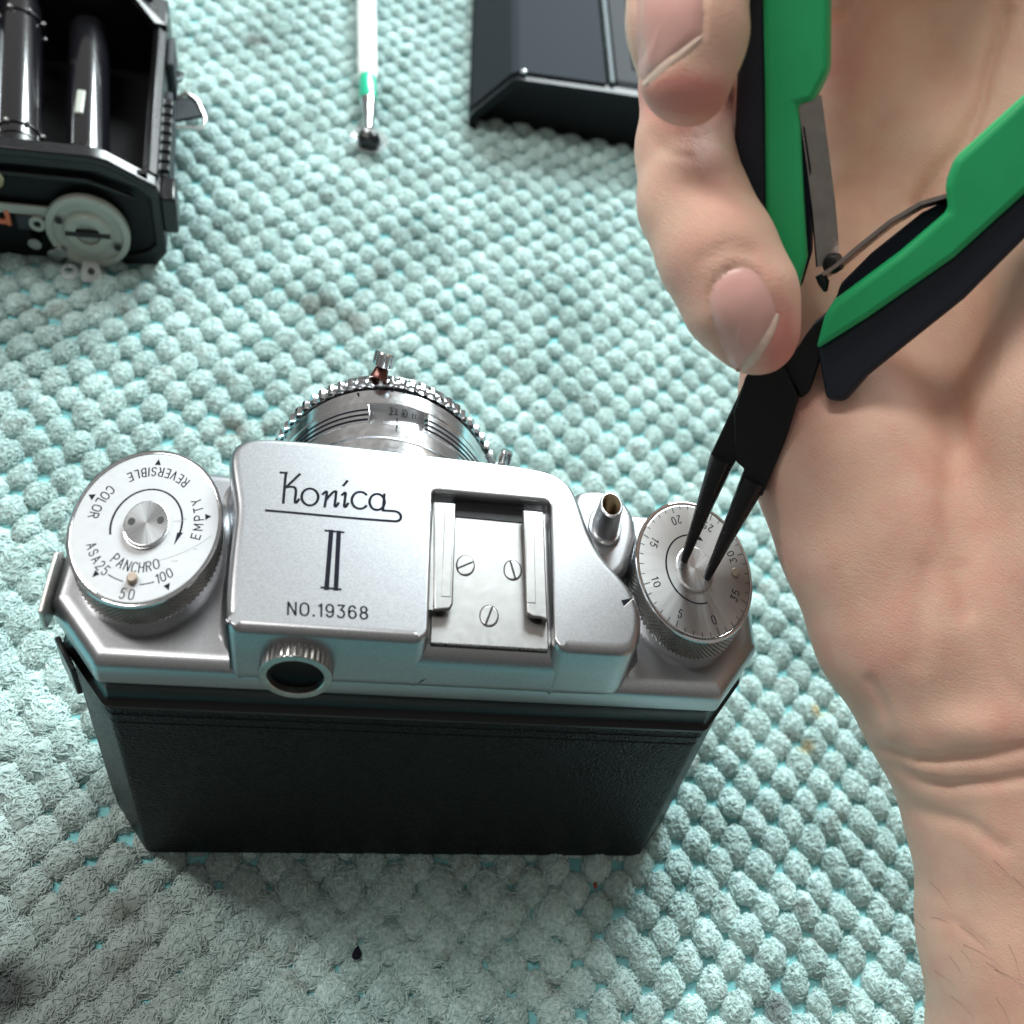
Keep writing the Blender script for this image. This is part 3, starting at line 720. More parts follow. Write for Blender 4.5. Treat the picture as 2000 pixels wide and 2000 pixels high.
sc.ribbon(open_smooth([l4(1120, 1050), l4(1230, 1015), l4(1340, 975), l4(1460, 910), l4(1560, 840)], 2), .09, zf+.006)
for a in (((1222, 1056), (1275, 1050)), ((1405, 955), (1440, 950)), ((1240, 722), (1290, 716)), ((1290, 722), (1350, 700)), ((1320, 712), (1335, 690))): sc.ribbon([l4(*a[0]), l4(*a[1])], .08, zf+.007)
sc.build('scratch', M['greyink'], kl, smooth=False)
h = nub(kl, XL+.05, YL-.35, ZLk-.1, 3.75, K, 1.0, [(XL-2.35, YL-.35), (XL+2.3, YL+.55)], SPUN2); recentre(h, (XL+.05, YL-.35, ZLk))
pq = pol(XL, YL, .685, -90.5); MB().lathe([(-.1, .95), (1.0, .92), (1.2, .75), (1.2, .01)], (pq[0], pq[1], ZLk-.1), 'z', .92, 1.3, 32, cap=False).build('index_pin', M['pin'], kl)
# right knob: exposure counter
XR, YR, ZRk = 51.63, 24.95, 89.76
kr, fr = knob('advance_knob', XR, YR, ZRk, 12.6, K, SPUN, Z2-.05)
recentre(fr, (XR, YR, ZRk-.1)); C1 = (XR, YR); zf = ZRk-.07
rk = MB()
def pr_(r, a): return (XR+sx*r*math.cos(math.radians(a)), YR+sy*r*math.sin(math.radians(a)))
for k in range(40):
    a = -72.6+9*k; L = .845 if k % 5 == 0 else .872
    if k % 5 == 0: rk.ribbon([pr_(.835, a), pr_(.93, a)], .17, zf)
    else: rk.ribbon([pr_(.872, a), pr_(.93, a)], .15, zf)
rk.ribbon([pr_(.943, a_) for a_ in range(0, 361, 3)], .11, zf+.01)
for i_, tx in enumerate(('0', '5', '10', '15', '20', '25', '30', '35')):
    a = -72.6-45*i_; text_arc(rk, tx, C1, sx, sy, .725, .115, a-(5.0 if len(tx) > 1 else 0)*(.55 if tx[0] == '1' else .8), a+(5.0 if len(tx) > 1 else 0)*.8, .22, zf, .2)
rk.ribbon([pr_(.485, a_) for a_ in np.linspace(-73.7, -286, 60)], .36, zf)
poly2(rk, [pr_(.44, -284), pr_(.53, -284), pr_(.47, -297)], zf+.004)
rk.build('dial_lettering', M['ink'], kr, smooth=False)
HB = [onz(1336, 1094, ZRk+.42), onz(1381, 1128, ZRk+.42)]
h = nub(kr, XR-.05, YR-.2, ZRk-.1, 4.05, K, .5, [(HB[0][0], HB[0][1]), (HB[1][0], HB[1][1])], SPUN2); recentre(h, (XR-.05, YR-.2, ZRk))
pq = pr_(.708, -1.0); MB().lathe([(-.1, .95), (.25, .92), (.35, .75), (.35, .01)], (pq[0], pq[1], ZRk-.1), 'z', .9, 1.35, 32, cap=False).build('index_pin', M['pin'], kr)

# ---- lens
LX, LZ, LR = -11.6, 44.0, .69
def lathe_y(mb, prof, a0=0, a1=2*math.pi, n=160): mb.lathe(prof, (LX, 0, LZ), 'y', LR, 1, n, a0, a1, cap=False)
lens = MB(); lathe_y(lens, [(44, 31), (52, 31), (52, 34.6), (56.2, 34.8), (56.6, 36.2), (57.6, 36.6), (57.7, 37.1), (61.0, 37.3), (61.1, 37.7), (64.8, 37.9)])
lo = lens.build('lens', M['barrel'], camb, sharp=20)
def ang(px_, py_, r):
    """angle on the barrel of the point seen at this pixel"""
    z = LZ+r
    for _ in range(12):
        p = onz(px_, py_, z); c = (p[0]-LX)/LR; z = LZ+math.sqrt(max(r*r-c*c, 1))
    return math.atan2(z-LZ, c)
aL, aR = ang(723, 805, 38), ang(829, 815, 38)
m = MB(); lathe_y(m, [(64.8, 37.9), (64.8, 36.2), (70.6, 36.2), (70.6, 38)], n=120); m.build('aperture_scale_ring', M['plate'], lo, sharp=20)
m = MB(); lathe_y(m, [(64.8, 37.0), (64.8, 38.1), (65.0, 38.3), (70.6, 38.4)], aL, aR+2*math.pi, 170)
vv = [(LX+LR*r*math.cos(a), y, LZ+r*math.sin(a)) for a in (aL, aR) for r, y in ((36.2, 64.8), (38.3, 64.8), (38.4, 70.6), (36.2, 70.6))]
m.add(vv, [(0, 1, 2, 3), (4, 5, 6, 7)])
m.build('grooved_ring', M['barrel'], lo, sharp=20)
for y in (65.4, 66.9, 68.4):
    for a0, a1 in ((aL+.012, math.pi+.3), (-.3, aR-.012)):
        m = MB(); m.lathe([(y, 38.36), (y+.02, 38.42), (y+.46, 38.45), (y+.48, 38.38)], (LX, 0, LZ), 'y', LR, 1, 80, a0, a1, cap=False)
        m.build('groove', M['ink'], lo, smooth=False)
m = MB(); lathe_y(m, [(70.5, 36), (70.5, 38.4), (70.7, 38.6), (74.3, 38.8), (74.5, 38.5), (74.5, 36.8), (75.4, 36.8)]); m.build('shutter_ring', M['barrel'], lo, sharp=20)
m = MB(); n = 228; prof = [(75.2, 36.8, 0), (75.2, 39.2, 0), (75.4, 39.8, .6), (75.8, 40.2, 1), (77.6, 40.2, 1), (78.0, 39.8, .6), (78.0, 38.2, 0), (80.5, 37.6, 0), (81.0, 36.6, 0), (80.0, 33, 0), (76, 30, 0)]
v = []; f = []
for t_, r_, k_ in prof:
    for i in range(n):
        a = 2*math.pi*i/n; rr = r_-1.15*k_*(1 if i % 3 == 2 else 0)
        v.append((LX+LR*rr*math.cos(a), t_, LZ+rr*math.sin(a)))
for j in range(len(prof)-1):
    for i in range(n): f.append((j*n+i, j*n+(i+1) % n, (j+1)*n+(i+1) % n, (j+1)*n+i))
m.add(v, f); m.build('knurled_front_ring', M['polish'], lo, sharp=25)
# scale dots and figures on the barrel
def on_barrel(px_, py_, r):
    z = LZ+r
    for _ in range(15):
        p = onz(px_, py_, z); c = (p[0]-LX)/LR; z = LZ+math.sqrt(max(r*r-c*c, 1))
    return np.array([p[0], p[1], z])
marks = MB()
def zz3(x, y): return (500+x/3.513, 650+y/3.513)
def decal(mb, pl, w, r):
    """stroke drawn in zoomed photo coordinates, laid on the barrel"""
    pl = dense(pl, 14)
    if len(pl) < 2: return
    P = np.array(pl, float); T = np.gradient(P, axis=0); T /= np.linalg.norm(T, axis=1, keepdims=True)+1e-9; Nn = np.stack([-T[:, 1], T[:, 0]], 1)*w/2
    v = []
    for i in range(len(P)): v += [on_barrel(*zz3(*(P[i]+Nn[i])), r), on_barrel(*zz3(*(P[i]-Nn[i])), r)]
    mb.add(v, [(2*i, 2*i+1, 2*i+3, 2*i+2) for i in range(len(P)-1)])
for x, y in ((700, 398), (936, 368), (1015, 380), (1091, 398), (1165, 421), (1255, 462), (1320, 498), (1380, 543), (1430, 582)): decal(marks, [(x, y+13), (x, y+31)], 13, 38.95)
def dec_text(txt, x0, y0, h, wsc, r, w=5, slope=.03):
    x = x0
    for c in txt:
        for pl in G[c][1]: decal(marks, [(x+q[0]*h*wsc, y0+(x-x0)*slope-q[1]*h) for q in pl], w, r)
        x += (G[c][0]+.22)*h*wsc
dec_text('22', 912, 560, 36, 1.3, 36.3, 4.5); dec_text('16', 994, 578, 44, .95, 36.3, 4.5); dec_text('11', 1066, 592, 44, 1.0, 36.3, 4.5)
decal(marks, [(968, 585), (968, 655)], 9, 38.3)
marks.build('scale_marking', M['ink'], lo, smooth=False)
# levers with ribbed ends
def lever(base, head, r, arm_mat, hh=3.2):
    base, head = np.array(base), np.array(head)
    m = MB(); mid = (base+head)/2+np.array([0, 0, -.3]); m.tube([base, mid, head], [2.1, 1.7, 1.3], 14, flat=.8)
    a = m.build('lever', arm_mat, lo)
    m = MB(); dz = np.array([.15, .5, .85]); dz /= np.linalg.norm(dz); n = 36
    u = np.cross(dz, [0, 1, 0]); u /= np.linalg.norm(u); w = np.cross(dz, u); v = []; f = []
    prof = [(-.4, .7, 0), (0, .95, 0), (.2, 1, 1), (hh-.4, 1, 1), (hh, .85, 0), (hh, .02, 0)]
    for t_, q, k_ in prof:
        for i in range(n):
            an = 2*math.pi*i/n; rr = r*q-.22*k_*(i % 3 == 0); v.append(head+dz*t_+rr*(LR*1.15*math.cos(an)*u+math.sin(an)*w))
    for j in range(len(prof)-1):
        for i in range(n): f.append((j*n+i, j*n+(i+1) % n, (j+1)*n+(i+1) % n, (j+1)*n+i))
    m.add(v, f); m.build('lever_knob', M['polish'], a, sharp=25)
lever(ony(738, 742, 76), ony(748, 714, 78.5), 2.9, material('dark_lever', (.10, .035, .025), .5, .25))
lever(ony(960, 935, 73), ony(985, 903, 74), 1.9, M['polish'], 3.0)

# ---- side plate, strap lug and right side catch
sp_ = MB(); pl = [(-67.0, 7.8, 83.0), (-67.0, 13.5, 83.6), (-67.0, 32, 83.2), (-67, 32, 70), (-67, 13, 74.9), (-67, 7.6, 76.4)]
pl = [(-67.0, 9.0, 81.5), (-67.0, 22, 82.3), (-67.0, 24, 80), (-67.0, 24, 75), (-67.0, 13.6, 74.6), (-67.0, 9.0, 76.5)]
sp_.prism(pl, (-.9, 0, 0)); o = sp_.build('side_latch', material('latch_silver', (.62, .61, .58), .8, .42), camb); bevel(o, .3, 2)
o = MB().prism([(-66.0, 14.5, 1.5), (-66.0, 14.5, 71.8), (-66.0, 34, 71.8), (-66.0, 34, 1.5)], (-.9, 0, 0)).build('hinge_plate', material('grey_leather', (.13, .15, .15), 0, .6, spec=.3, bump=.6, bscale=1.2, bdist=.15), camb); bevel(o, .5, 2)
o = MB().prism([(-62.6, 5.0, 61.5), (-66.8, 12.2, 61.5), (-66.8, 12.2, 70.0), (-62.6, 5.0, 70.0)], (-.9, -.5, 0)).build('hinge_leaf', M['gloss'], camb); bevel(o, .3, 2)
MB().lathe([(0, 1.0), (.5, .9), (.6, .01)], (0, 0, 0), 'x', 1, 1, 16, cap=False).build('rivet', M['shoe'], camb).location = (-.0672, .0125, .0555)
o = MB().prism([(66.8, 16, 55), (66.8, 16, 72), (66.8, 34, 72), (66.8, 34, 55)], (1.2, 0, 0)).build('strap_catch', M['gloss'], camb); bevel(o, .4, 2)
#PART2
# ------------------------------------------------------------------ stripped camera body, upper left
c2 = thing('stripped_camera_body', (0, 0, 0), 'black stripped camera body lying open with its film chamber up, beside the silver camera', 'camera body')
YF, YB = 203.0, 306.0
c2.matrix_world = Matrix.Translation(Vector((-88, 206.5, 0))*S) @ Matrix.Rotation(math.radians(7.3), 4, 'Z') @ Matrix.Translation(Vector((88, -203, 0))*S)
def xz_prism(pl, y0, y1): return MB().prism([(x, y0, z) for x, z in pl], (0, y1-y0, 0))
# front wall (the end from which the cover is gone), a frame round the works
fw = xz_prism([(-190, 33.5), (-190, 40), (-104, 39.5), (-99.5, 38.6), (-86.5, 31.0), (-85.8, 28), (-85.8, 6), (-89, 1.0), (-99, .3), (-99, 3.2), (-91.2, 6.0), (-88.8, 9), (-88.8, 26), (-92, 29.3), (-103, 33.5)], YF, YF+4.5)
o = fw.build('end_frame', M['gloss'], c2); bevel(o, .5, 3)
o = xz_prism([(-190, 37.0), (-190, 40.6), (-103.5, 40.2), (-98.8, 39.2), (-86.0, 31.6), (-86.4, 29.8), (-99.4, 36.6), (-104, 37.4)], YF-1.8, YF-.1).build('rim_bead', M['gloss'], c2); bevel(o, .6, 3)
o = xz_prism([(-190, 30.6), (-190, 32.2), (-105, 31.8), (-93.5, 27.3), (-92.8, 26.0), (-105, 30.2)], YF-1.2, YF+.4).build('inner_ridge', M['gloss'], c2); bevel(o, .3, 2)
o = MB().box(-190, -88.8, YF+1.2, YF+3.0, .3, 34).build('end_wall', M['chamber'], c2)
# floor and walls of the chamber
MB().box(-190, -90, YF+4.5, YB, .3, 9).build('chamber_floor', M['chamber'], c2)
o = xz_prism([(-90.5, 1), (-90.5, 31.2), (-88.6, 33.0), (-86.2, 31.4), (-85.8, 28), (-85.8, 6), (-88, 1)], YF+4.5, YB).build('side_wall', M['gloss'], c2); bevel(o, .4, 2)
o = MB().box(-190, -96, YF+4.6, YF+6.6, 9, 33.0).build('inner_wall', M['chamber'], c2)
o = MB().box(-190, -90.5, YB-4, YB, 9, 39).build('back_wall', M['gloss'], c2)
o = MB().prism([(-99, YB-4, 40), (-110, YB+2, 40), (-86, YB+2, 34), (-86, YB-14, 33.5), (-90, YB-14, 33.5)], (0, 0, -3)).build('corner_gusset', M['gloss'], c2); bevel(o, .5, 2)
# spools
def cyl(p0, p1, r, mat, name, n=40, parent=c2, prof=None):
    m = MB(); m.tube([np.array(p0)*(1-t)+np.array(p1)*t for t in (0, .03, .5, .97, 1)] if prof is None else prof[0], [r*.96, r, r, r, r*.96] if prof is None else prof[1], n); return m.build(name, mat, parent, sharp=40)
sp1 = cyl((-106.5, YF+7, 24), (-111.5, 298, 24), 6.2, M['roller'], 'take_up_spool')
m = MB(); ribbed(m, (-106.5, YF+7.0, 23.5), 'y', 11.5, 13.6, [(0, .9, 0), (.1, 1, 1), (2.2, 1, 1), (2.3, .9, 0), (2.3, .1, 0)], 144, .06); m.build('spool_gear', M['gloss'], sp1, sharp=25)
m = MB(); m.box(-111.2, -108.6, 238, 251, 29.0, 30.7); o = m.build('spool_slot', M['beige'], sp1); bevel(o, .6, 3)
sp2 = cyl((-124.0, YF+10, 30), (-131.3, 299, 30), 6.4, M['roller'], 'film_roller')
for (y, dx) in ((YF+12, 0), (YF+17, 0), (284, 0)):
    x = -124-(y-YF-10)*.08; m = MB(); m.lathe([(0, 6.3), (.2, 6.9), (.9, 6.9), (1.1, 6.3)], (x, y, 30), 'y', 1, 1, 40, cap=False); m.build('roller_ring', M['gloss'], sp2)
for k in range(8):
    a = k*math.pi/4+.3
    for y in (YF+17.5, 284.5):
        x = -124-(y-YF-10)*.08
        MB().lathe([(0, .8), (.8, .6), (1.1, .05)], (0, 0, 0), 'z', 1, 1, 10, cap=False).build('sprocket_tooth', M['shoe'], sp2).matrix_local = Matrix.Translation(Vector((x+6.7*math.cos(a), y, 30+6.7*math.sin(a)))*S) @ Matrix.Rotation(math.pi/2-a, 4, 'Y')
cyl((-124.0, YF+6.5, 30), (-124.2, YF+11, 30), 7.2, M['gloss'], 'roller_bearing')
cyl((-143, YF+7, 31), (-151, 290, 31), 7.0, M['plate'], 'guide_roller')
for (x, z) in ((-121.5, 38.4), (-121.3, 36.0), (-99.8, 36.8)):
    m = MB(); m.lathe([(0, .8), (.4, .75), (.55, .3), (.58, .01)], (x, YF+5, z), 'z', 1, 1.2, 16, cap=False); m.build('rim_screw', M['plate'], c2)
# hinge hardware and strap lug on the right
o = MB().box(-85.9, -84.0, 214, 262, 12, 27).build('hinge_bar', M['greyplastic'], c2); bevel(o, .5, 2)
o = MB().box(-85.9, -83.6, 272, 290, 17, 31).build('hinge_block', M['greyplastic'], c2); bevel(o, .8, 2)
for k in range(8):
    o = MB().box(-85.9, -83.6, 216+k*5.2, 219.8+k*5.2, 22.5, 28.0).build('hinge_knuckle', M['gloss'], c2); bevel(o, .3, 2)
o = MB().box(-85.9, -81.5, 187.5+15, 214, 14, 27).build('hinge_foot', M['gloss'], c2); bevel(o, .8, 2)
m = MB(); m.tube([(-85, 279, 14), (-81, 282, 15), (-77.5, 279, 14), (-75.2, 272, 12), (-76, 267, 11), (-85, 265, 12)], .8, 10); lug = m.build('strap_ring', M['knurl'], c2)
m = MB().prism([(-85, 279, 13), (-79, 281, 13.5), (-76.2, 273, 11.5), (-85, 268, 11.5)], (0, 0, 1.2)); m.build('strap_lug', M['greyplastic'], c2)
o = MB().tube([(-85.5, 282, 20), (-83.5, 283, 21), (-82, 284, 20.5)], [2.0, 2.6, 1.2], 14).build('lug_stud', M['polish'], c2)
# the works on the open end: notched dial, bar, screws, washers
DC = (-107.0, YF-1.0, 13.6)
m = MB(); rx, rz = 11.6, 13.0
m.lathe([(0, 1.0), (-1.6, 1.0), (-2.1, .985), (-2.3, .95), (-2.3, .84), (-1.5, .80), (-1.4, .60), (-2.6, .54), (-2.9, .50), (-2.9, .30), (-1.6, .28), (-1.2, .01)], DC, 'y', rx, rz, 80, cap=False)
dl = m.build('notched_dial', M['beige'], c2, sharp=40)
o = MB().box(DC[0]-6.2, DC[0]+6.2, YF-3.95, YF-2.0, DC[2]-.9, DC[2]+.9).build('dial_slot', M['hole'], dl)
m = MB(); m.lathe([(-2.6, .52), (-3.2, .50), (-3.3, .44), (-2.0, .40)], DC, 'y', rx, rz, 60, 0.25, math.pi-.25, cap=False); m.build('dial_lug', M['beige'], dl)
for dx, dz in ((-7.4, 4.0), (7.6, -4.4)):
    m = MB(); m.lathe([(-2.32, 1.1), (-2.36, 1.1), (-2.36, .01)], (DC[0]+dx, DC[1], DC[2]+dz), 'y', 1, 1.15, 20, cap=False); m.build('dial_hole', M['hole'], dl, smooth=False)
o = MB().prism([(-190, YF-1.5, 21.5), (-116.5, YF-1.5, 20.5), (-117.5, YF-1.5, 16.5), (-126, YF-1.5, 17.5), (-190, YF-1.5, 18)], (0, 1.2, 0)).build('advance_bar', M['beige'], c2); bevel(o, .3, 2)
def ring(name, c, r, w, mat, parent=c2):
    m = MB(); m.lathe([(0, r), (-.8, r), (-1.0, r-.2*w), (-1.0, r-.8*w), (-.8, r-w), (0, r-w)], c, 'y', 1, 1.15, 32, cap=False); return m.build(name, mat, parent, sharp=40)
ring('brass_bushing', (-129.8, YF-.5, 29.0), 2.9, 1.5, M['brass'])
o = MB().box(-131.5, -127.8, YF-1.8, YF-.6, 13.5, 15.0).build('orange_wire', M['orange'], c2); bevel(o, .3, 2)
o = MB().box(-128.9, -127.6, YF-1.8, YF-.6, 13.0, 18.5).build('orange_wire', M['orange'], c2); bevel(o, .3, 2)
o = MB().box(-126, -120.5, YF-2.5, YF, 12.5, 17.5).build('lever_block', M['greyplastic'], c2); bevel(o, .6, 2)
ring('shaft_end', (-120.5, YF-2, 15.2), 2.2, 1.2, M['beige'])
cyl((-117.5, YF-2.5, 3.5), (-117.2, YF, 3.6), 2.3, M['shoe'], 'end_screw')
cyl((-122.5, YF-2.5, 7.4), (-122.2, YF, 7.5), 1.9, M['knurl'], 'end_screw')
cyl((-115.8, YF-4, 6.0), (-115.4, YF, 6.2), 1.9, M['shoe'], 'end_screw')
tag(ring('washer', (0, 0, 0), 2.5, 1.25, M['clear'], None), 'pale metal washer lying on the towel below the notched dial of the stripped body', 'washer').location = tuple(onz(136, 533, 1.6)*S)
w_ = bpy.data.objects['washer']; w_.rotation_euler = (math.radians(-75), 0, .1)
m = MB(); m.prism([tuple(np.array((x, 0, z))) for x, z in round_poly([(-3.2, -3.4), (3.4, -3.0), (2.2, 2.8), (-2.2, 3.2)], 1.4, 5)], (0, .8, 0))
tab = m.build('metal_tab', M['clear'], None); tag(tab, 'small pale metal tab with a hole leaning under the stripped body, right of the washer', 'metal tab')
tab.location = tuple(onz(178, 530, 2.2)*S); tab.rotation_euler = (math.radians(-55), 0, .2)
MB().lathe([(-.05, 1.0), (-.08, .01)], (0, 0, 0), 'y', 1, 1.1, 20, cap=False).build('tab_hole', M['hole'], tab, smooth=False).location = (0, 0, 0)

# ------------------------------------------------------------------ camera back cover, top
cv = thing('camera_back_cover', (0, 0, 0), 'dark grey camera back cover lying face up behind the hand', 'camera part')
prof = [(8.2, -1), (8.2, 5.5), (9.2, 8.0), (22.8, 24.2), (25.8, 25.6), (61.5, 26.2)]
def shell(pl, th, y0, y1, mat, name, parent=cv, skew=0.0):
    P = [np.array(p, float) for p in pl]; inner = []
    for i, p in enumerate(P):
        t = P[min(i+1, len(P)-1)]-P[max(i-1, 0)]; t /= np.linalg.norm(t); inner.append(p+np.array([t[1], -t[0]])*th)
    loop = P+inner[::-1]; n = len(loop); N_ = len(P); v = []
    sk = lambda x: (x-8)*skew
    for y in (y0, y1): v += [(p[0], y+sk(p[0]), p[1]) for p in loop]
    f = [(i, (i+1) % n, (i+1) % n+n, i+n) for i in range(n)]
    for i in range(N_-1): f += [(i, i+1, n-2-i, n-1-i), (n+i, n+n-1-i, n+n-2-i, n+i+1)]
    return MB().add(v, f).build(name, mat, parent, sharp=28)
def rprof(pl, r): 
    q = round_poly(pl+[(pl[-1][0], -50), (pl[0][0], -50)], [.1]+[r]*(len(pl)-2)+[.1, 0, 0], 6); return [tuple(a) for a in q if a[1] > -20]
sh = shell(rprof(prof, 4.0), 1.5, 327, 520, material('cover_leather', (.022, .027, .032), 0, .75, spec=.03, bump=.5, bscale=2.2, bdist=.08), 'shell', skew=.10)
o = shell([(a, c_-1.1) for a, c_ in rprof(prof+[(150, 26.2)], 4.0)], 3.2, 322.6, 327.4, material('rim_black', (.006, .007, .009), 0, .38, spec=.12), 'end_rim', skew=.10); bevel(o, .9, 3, 40)
o = MB().prism([(63, 333, 26.9), (65.2, 333.4, 26.9), (65.2, 525, 26.9), (63, 525, 26.9)], (0, 0, -1.6)).build('trim_strip', material('grey_trim', (.09, .11, .12), 0, .65, spec=.12), cv); bevel(o, .5, 2)
o = MB().prism([(66.2, 338, 25.4), (160, 348, 25.4), (160, 528, 25.4), (66.2, 528, 25.4)], (0, 0, -1.5)).build('pressure_panel', M['matteblack'], cv); bevel(o, .4, 2)
o = MB().prism([(66.2, 333, 25.0), (160, 343, 25.0), (160, 346, 26.4), (66.2, 336.6, 26.4)], (0, 0, -1.5)).build('panel_edge', M['matteblack'], cv); bevel(o, .4, 2)
o = MB().prism([(74, 350, 26.3), (160, 360, 26.3), (160, 528, 26.3), (76, 528, 26.3)], (0, 0, -.8)).build('inner_panel', M['matteblack'], cv); bevel(o, .4, 2)
xz_prism([(12, -1), (12, 7), (26, 22.5), (150, 22.5), (150, -1)], 333, 335).build('shade_filler', M['chamber'], cv)  # black wall added behind the rim to darken the shadow under the cover
m = MB(); m.lathe([(0, 1.3), (.8, 1.1), (1.2, .6), (1.25, .01)], (27.5, 328.5, 25.6), 'z', 1, 1.1, 20, cap=False).build('locating_pin', M['plate'], cv)

# ------------------------------------------------------------------ white tool
tl = thing('pick_up_tool', (0, 0, 0), 'white rod shaped tool with green band and dark rubber tip lying on the towel', 'tool')
ax0, ax1 = np.array([-29.4, 297.0, 3.6]), np.array([-37.3, 398.0, 6.2]); dv = (ax1-ax0)/np.linalg.norm(ax1-ax0)
def tl_pts(ts): return [ax0+dv*t for t in ts]
m = MB(); m.tube(tl_pts([0, 1.2, 1.3, 8, 19, 24.5]), [1.7, 1.9, 1.4, 1.7, 2.6, 3.3], 32, cap=True); m.build('metal_ferrule', M['polish'], tl)
m = MB(); m.tube(tl_pts([24, 24.6, 40, 41.5]), [3.1, 3.4, 3.4, 3.2], 32); m.build('green_band', M['greenband'], tl)
m = MB(); m.tube(tl_pts([39.2, 40, 42, 46, 250]), [3.0, 3.35, 3.7, 3.85, 4.2], 32); m.build('handle', M['white'], tl)
m = MB(); m.tube(tl_pts([3.2, 1.6, -1, -3.4, -5.0, -5.4]), [2.0, 3.4, 4.4, 4.2, 2.9, 1.0], 32); o = m.build('rubber_tip', M['gloss'], tl)
m = MB(); m.lathe([(0, 1.9), (.5, 1.9), (.9, 1.4), (.2, 1.2), (.1, .01)], tuple(ax0+dv*-1.0+np.array([0, 0, 4.0])), 'z', 1, 1.1, 28, cap=False); m.build('tip_cup', M['plate'], o)
m = MB(); cc = ax0+dv*.5; m.lathe([(0, 6.2), (.6, 6.9), (1.2, 7.3), (1.5, 7.0), (.9, 6.2), (.4, 4.4)], (cc[0], cc[1], 1.2), 'z', 1, 1.15, 40, cap=False); m.build('clear_collar', M['clear'], tl)

# ------------------------------------------------------------------ crumbs on the towel
def crumb(pxy, z, s, mat, label, nm='crumb', cat='crumb'):
    r = np.random.default_rng(int(pxy[0])); m = MB(); n = 9; v = []; f = []
    for j in range(5):
        ph = -math.pi/2+math.pi*j/4
        for i in range(n):
            a = 2*math.pi*i/n; w = 1+.16*r.normal()*(0 < j < 4); v.append((s[0]*math.cos(ph)*math.cos(a)*w, s[1]*math.cos(ph)*math.sin(a)*w, s[2]*math.sin(ph)))
    for j in range(4):
        for i in range(n): f.append((j*n+i, j*n+(i+1) % n, (j+1)*n+(i+1) % n, (j+1)*n+i))
    o = m.add(v, f).build(nm, mat); o.location = tuple(onz(*pxy, z)*S); tag(o, label, cat); return o
crumb((697, 1863), 1.0, (.95, 1.7, .8), M['ink'], 'small black crumb lying on the towel below the silver camera')
crumb((1163, 1730), 1.2, (.5, .95, .5), material('red_crumb', (.30, .05, .03), 0, .6), 'tiny red crumb on the towel below the right end of the silver camera')

# ------------------------------------------------------------------ pliers
# they lie in one plane that rises from the screw holes towards the palm
FX = lambda x, y: np.array([(x-PX)/FPX, -(y-PY)/FPX, -1.0])
pa, pb, pc_ = [FX(x, y)*D for x, y, D in ((1358, 1112, 235.2), (1530, 0, 189), (2000, 300, 193))]
PN = np.cross(pb-pa, pc_-pa); PN /= np.linalg.norm(PN)
if PN[2] < 0: PN = -PN
PNW = CAMR @ PN                                   # plane normal in the world, towards the viewer
def pp(x, y, lift=0.0):
    r = FX(x, y); return CAMP+CAMR @ (r*((pa @ PN)/(r @ PN)))+PNW*lift
def za2(x, y): return (1300+x/2.972, 500+y/2.972)
def zb1(x, y): return (1200+x/2.415, y/2.415)
pli = thing('round_nose_pliers', (0, 0, 0), 'round nose pliers with green and navy handles held in the hand', 'pliers')
def plate(name, pts_, z0, z1, mat, bv=.5, rr=None, seg=3, parent=pli):
    P = [np.array(pp(x, y, 0)) for x, y in pts_]
    o = MB().prism([p+PNW*z0 for p in P], PNW*(z1-z0)).build(name, mat, parent, sharp=30)
    if bv: bevel(o, bv, seg, 25)
    return o
# tips: cones from the spanner holes up into the box joint
def cone(tip, base, r0, r1, name):
    t0 = onz(tip[0], tip[1], ZRk+.40); t1 = pp(*base); L = t1-t0
    ts = [0, .06, .3, .6, 1.0]; rr = [r0, r0*1.25, r0+(r1-r0)*.30, r0+(r1-r0)*.6, r1]
    m = MB(); m.tube([t0+L*t-np.array([0, 0, .5])*(t == 0) for t in ts], rr, 28); return m.build(name, M['jawtip'], pli)
cone((1336, 1094), (1412, 893), .75, 2.55, 'jaw_tip'); cone((1381, 1128), (1474, 935), .75, 2.75, 'jaw_tip')
bl = [za2(*q) for q in ((256, 1163), (300, 1050), (352, 1120), (392, 900), (470, 690), (560, 470), (720, 520), (772, 780), (700, 1060), (630, 1235), (563, 1388), (452, 1320), (440, 1290), (462, 1222), (412, 1182), (376, 1247), (330, 1215))]
L1 = [za2(*q) for q in ((256, 1163), (412, 830), (475, 690), (580, 430), (700, 520), (560, 700), (500, 1100), (440, 1160), (412, 1182), (376, 1247), (310, 1205))]
L2 = [za2(*q) for q in ((412, 1182), (400, 900), (470, 690), (560, 600), (700, 640), (778, 815), (700, 1060), (563, 1388), (450, 1312), (440, 1292), (462, 1225))]
plate('jaw', L1, -4.6, .6, M['jaw'], .45); plate('jaw', L2, -4.2, 1.5, M['jaw'], .5)
m = MB(); c_ = np.array(pp(*za2(628, 745), 1.3))
# curved lap of the joint and tang to the right handle
lap = [za2(*q) for q in ((640, 660), (700, 560), (760, 548), (800, 480), (860, 400), (930, 340), (1010, 250), (1100, 200), (1120, 420), (960, 560), (900, 600), (880, 660), (835, 790), (785, 830), (750, 760), (700, 700))]
plate('tang', lap, -4.4, .3, M['jaw'], .5)
plate('tang', [(1470, 700), (1500, 560), (1530, 420), (1570, 400), (1560, 560), (1540, 660), (1530, 720)], -4.6, -.4, M['jaw'], .5)
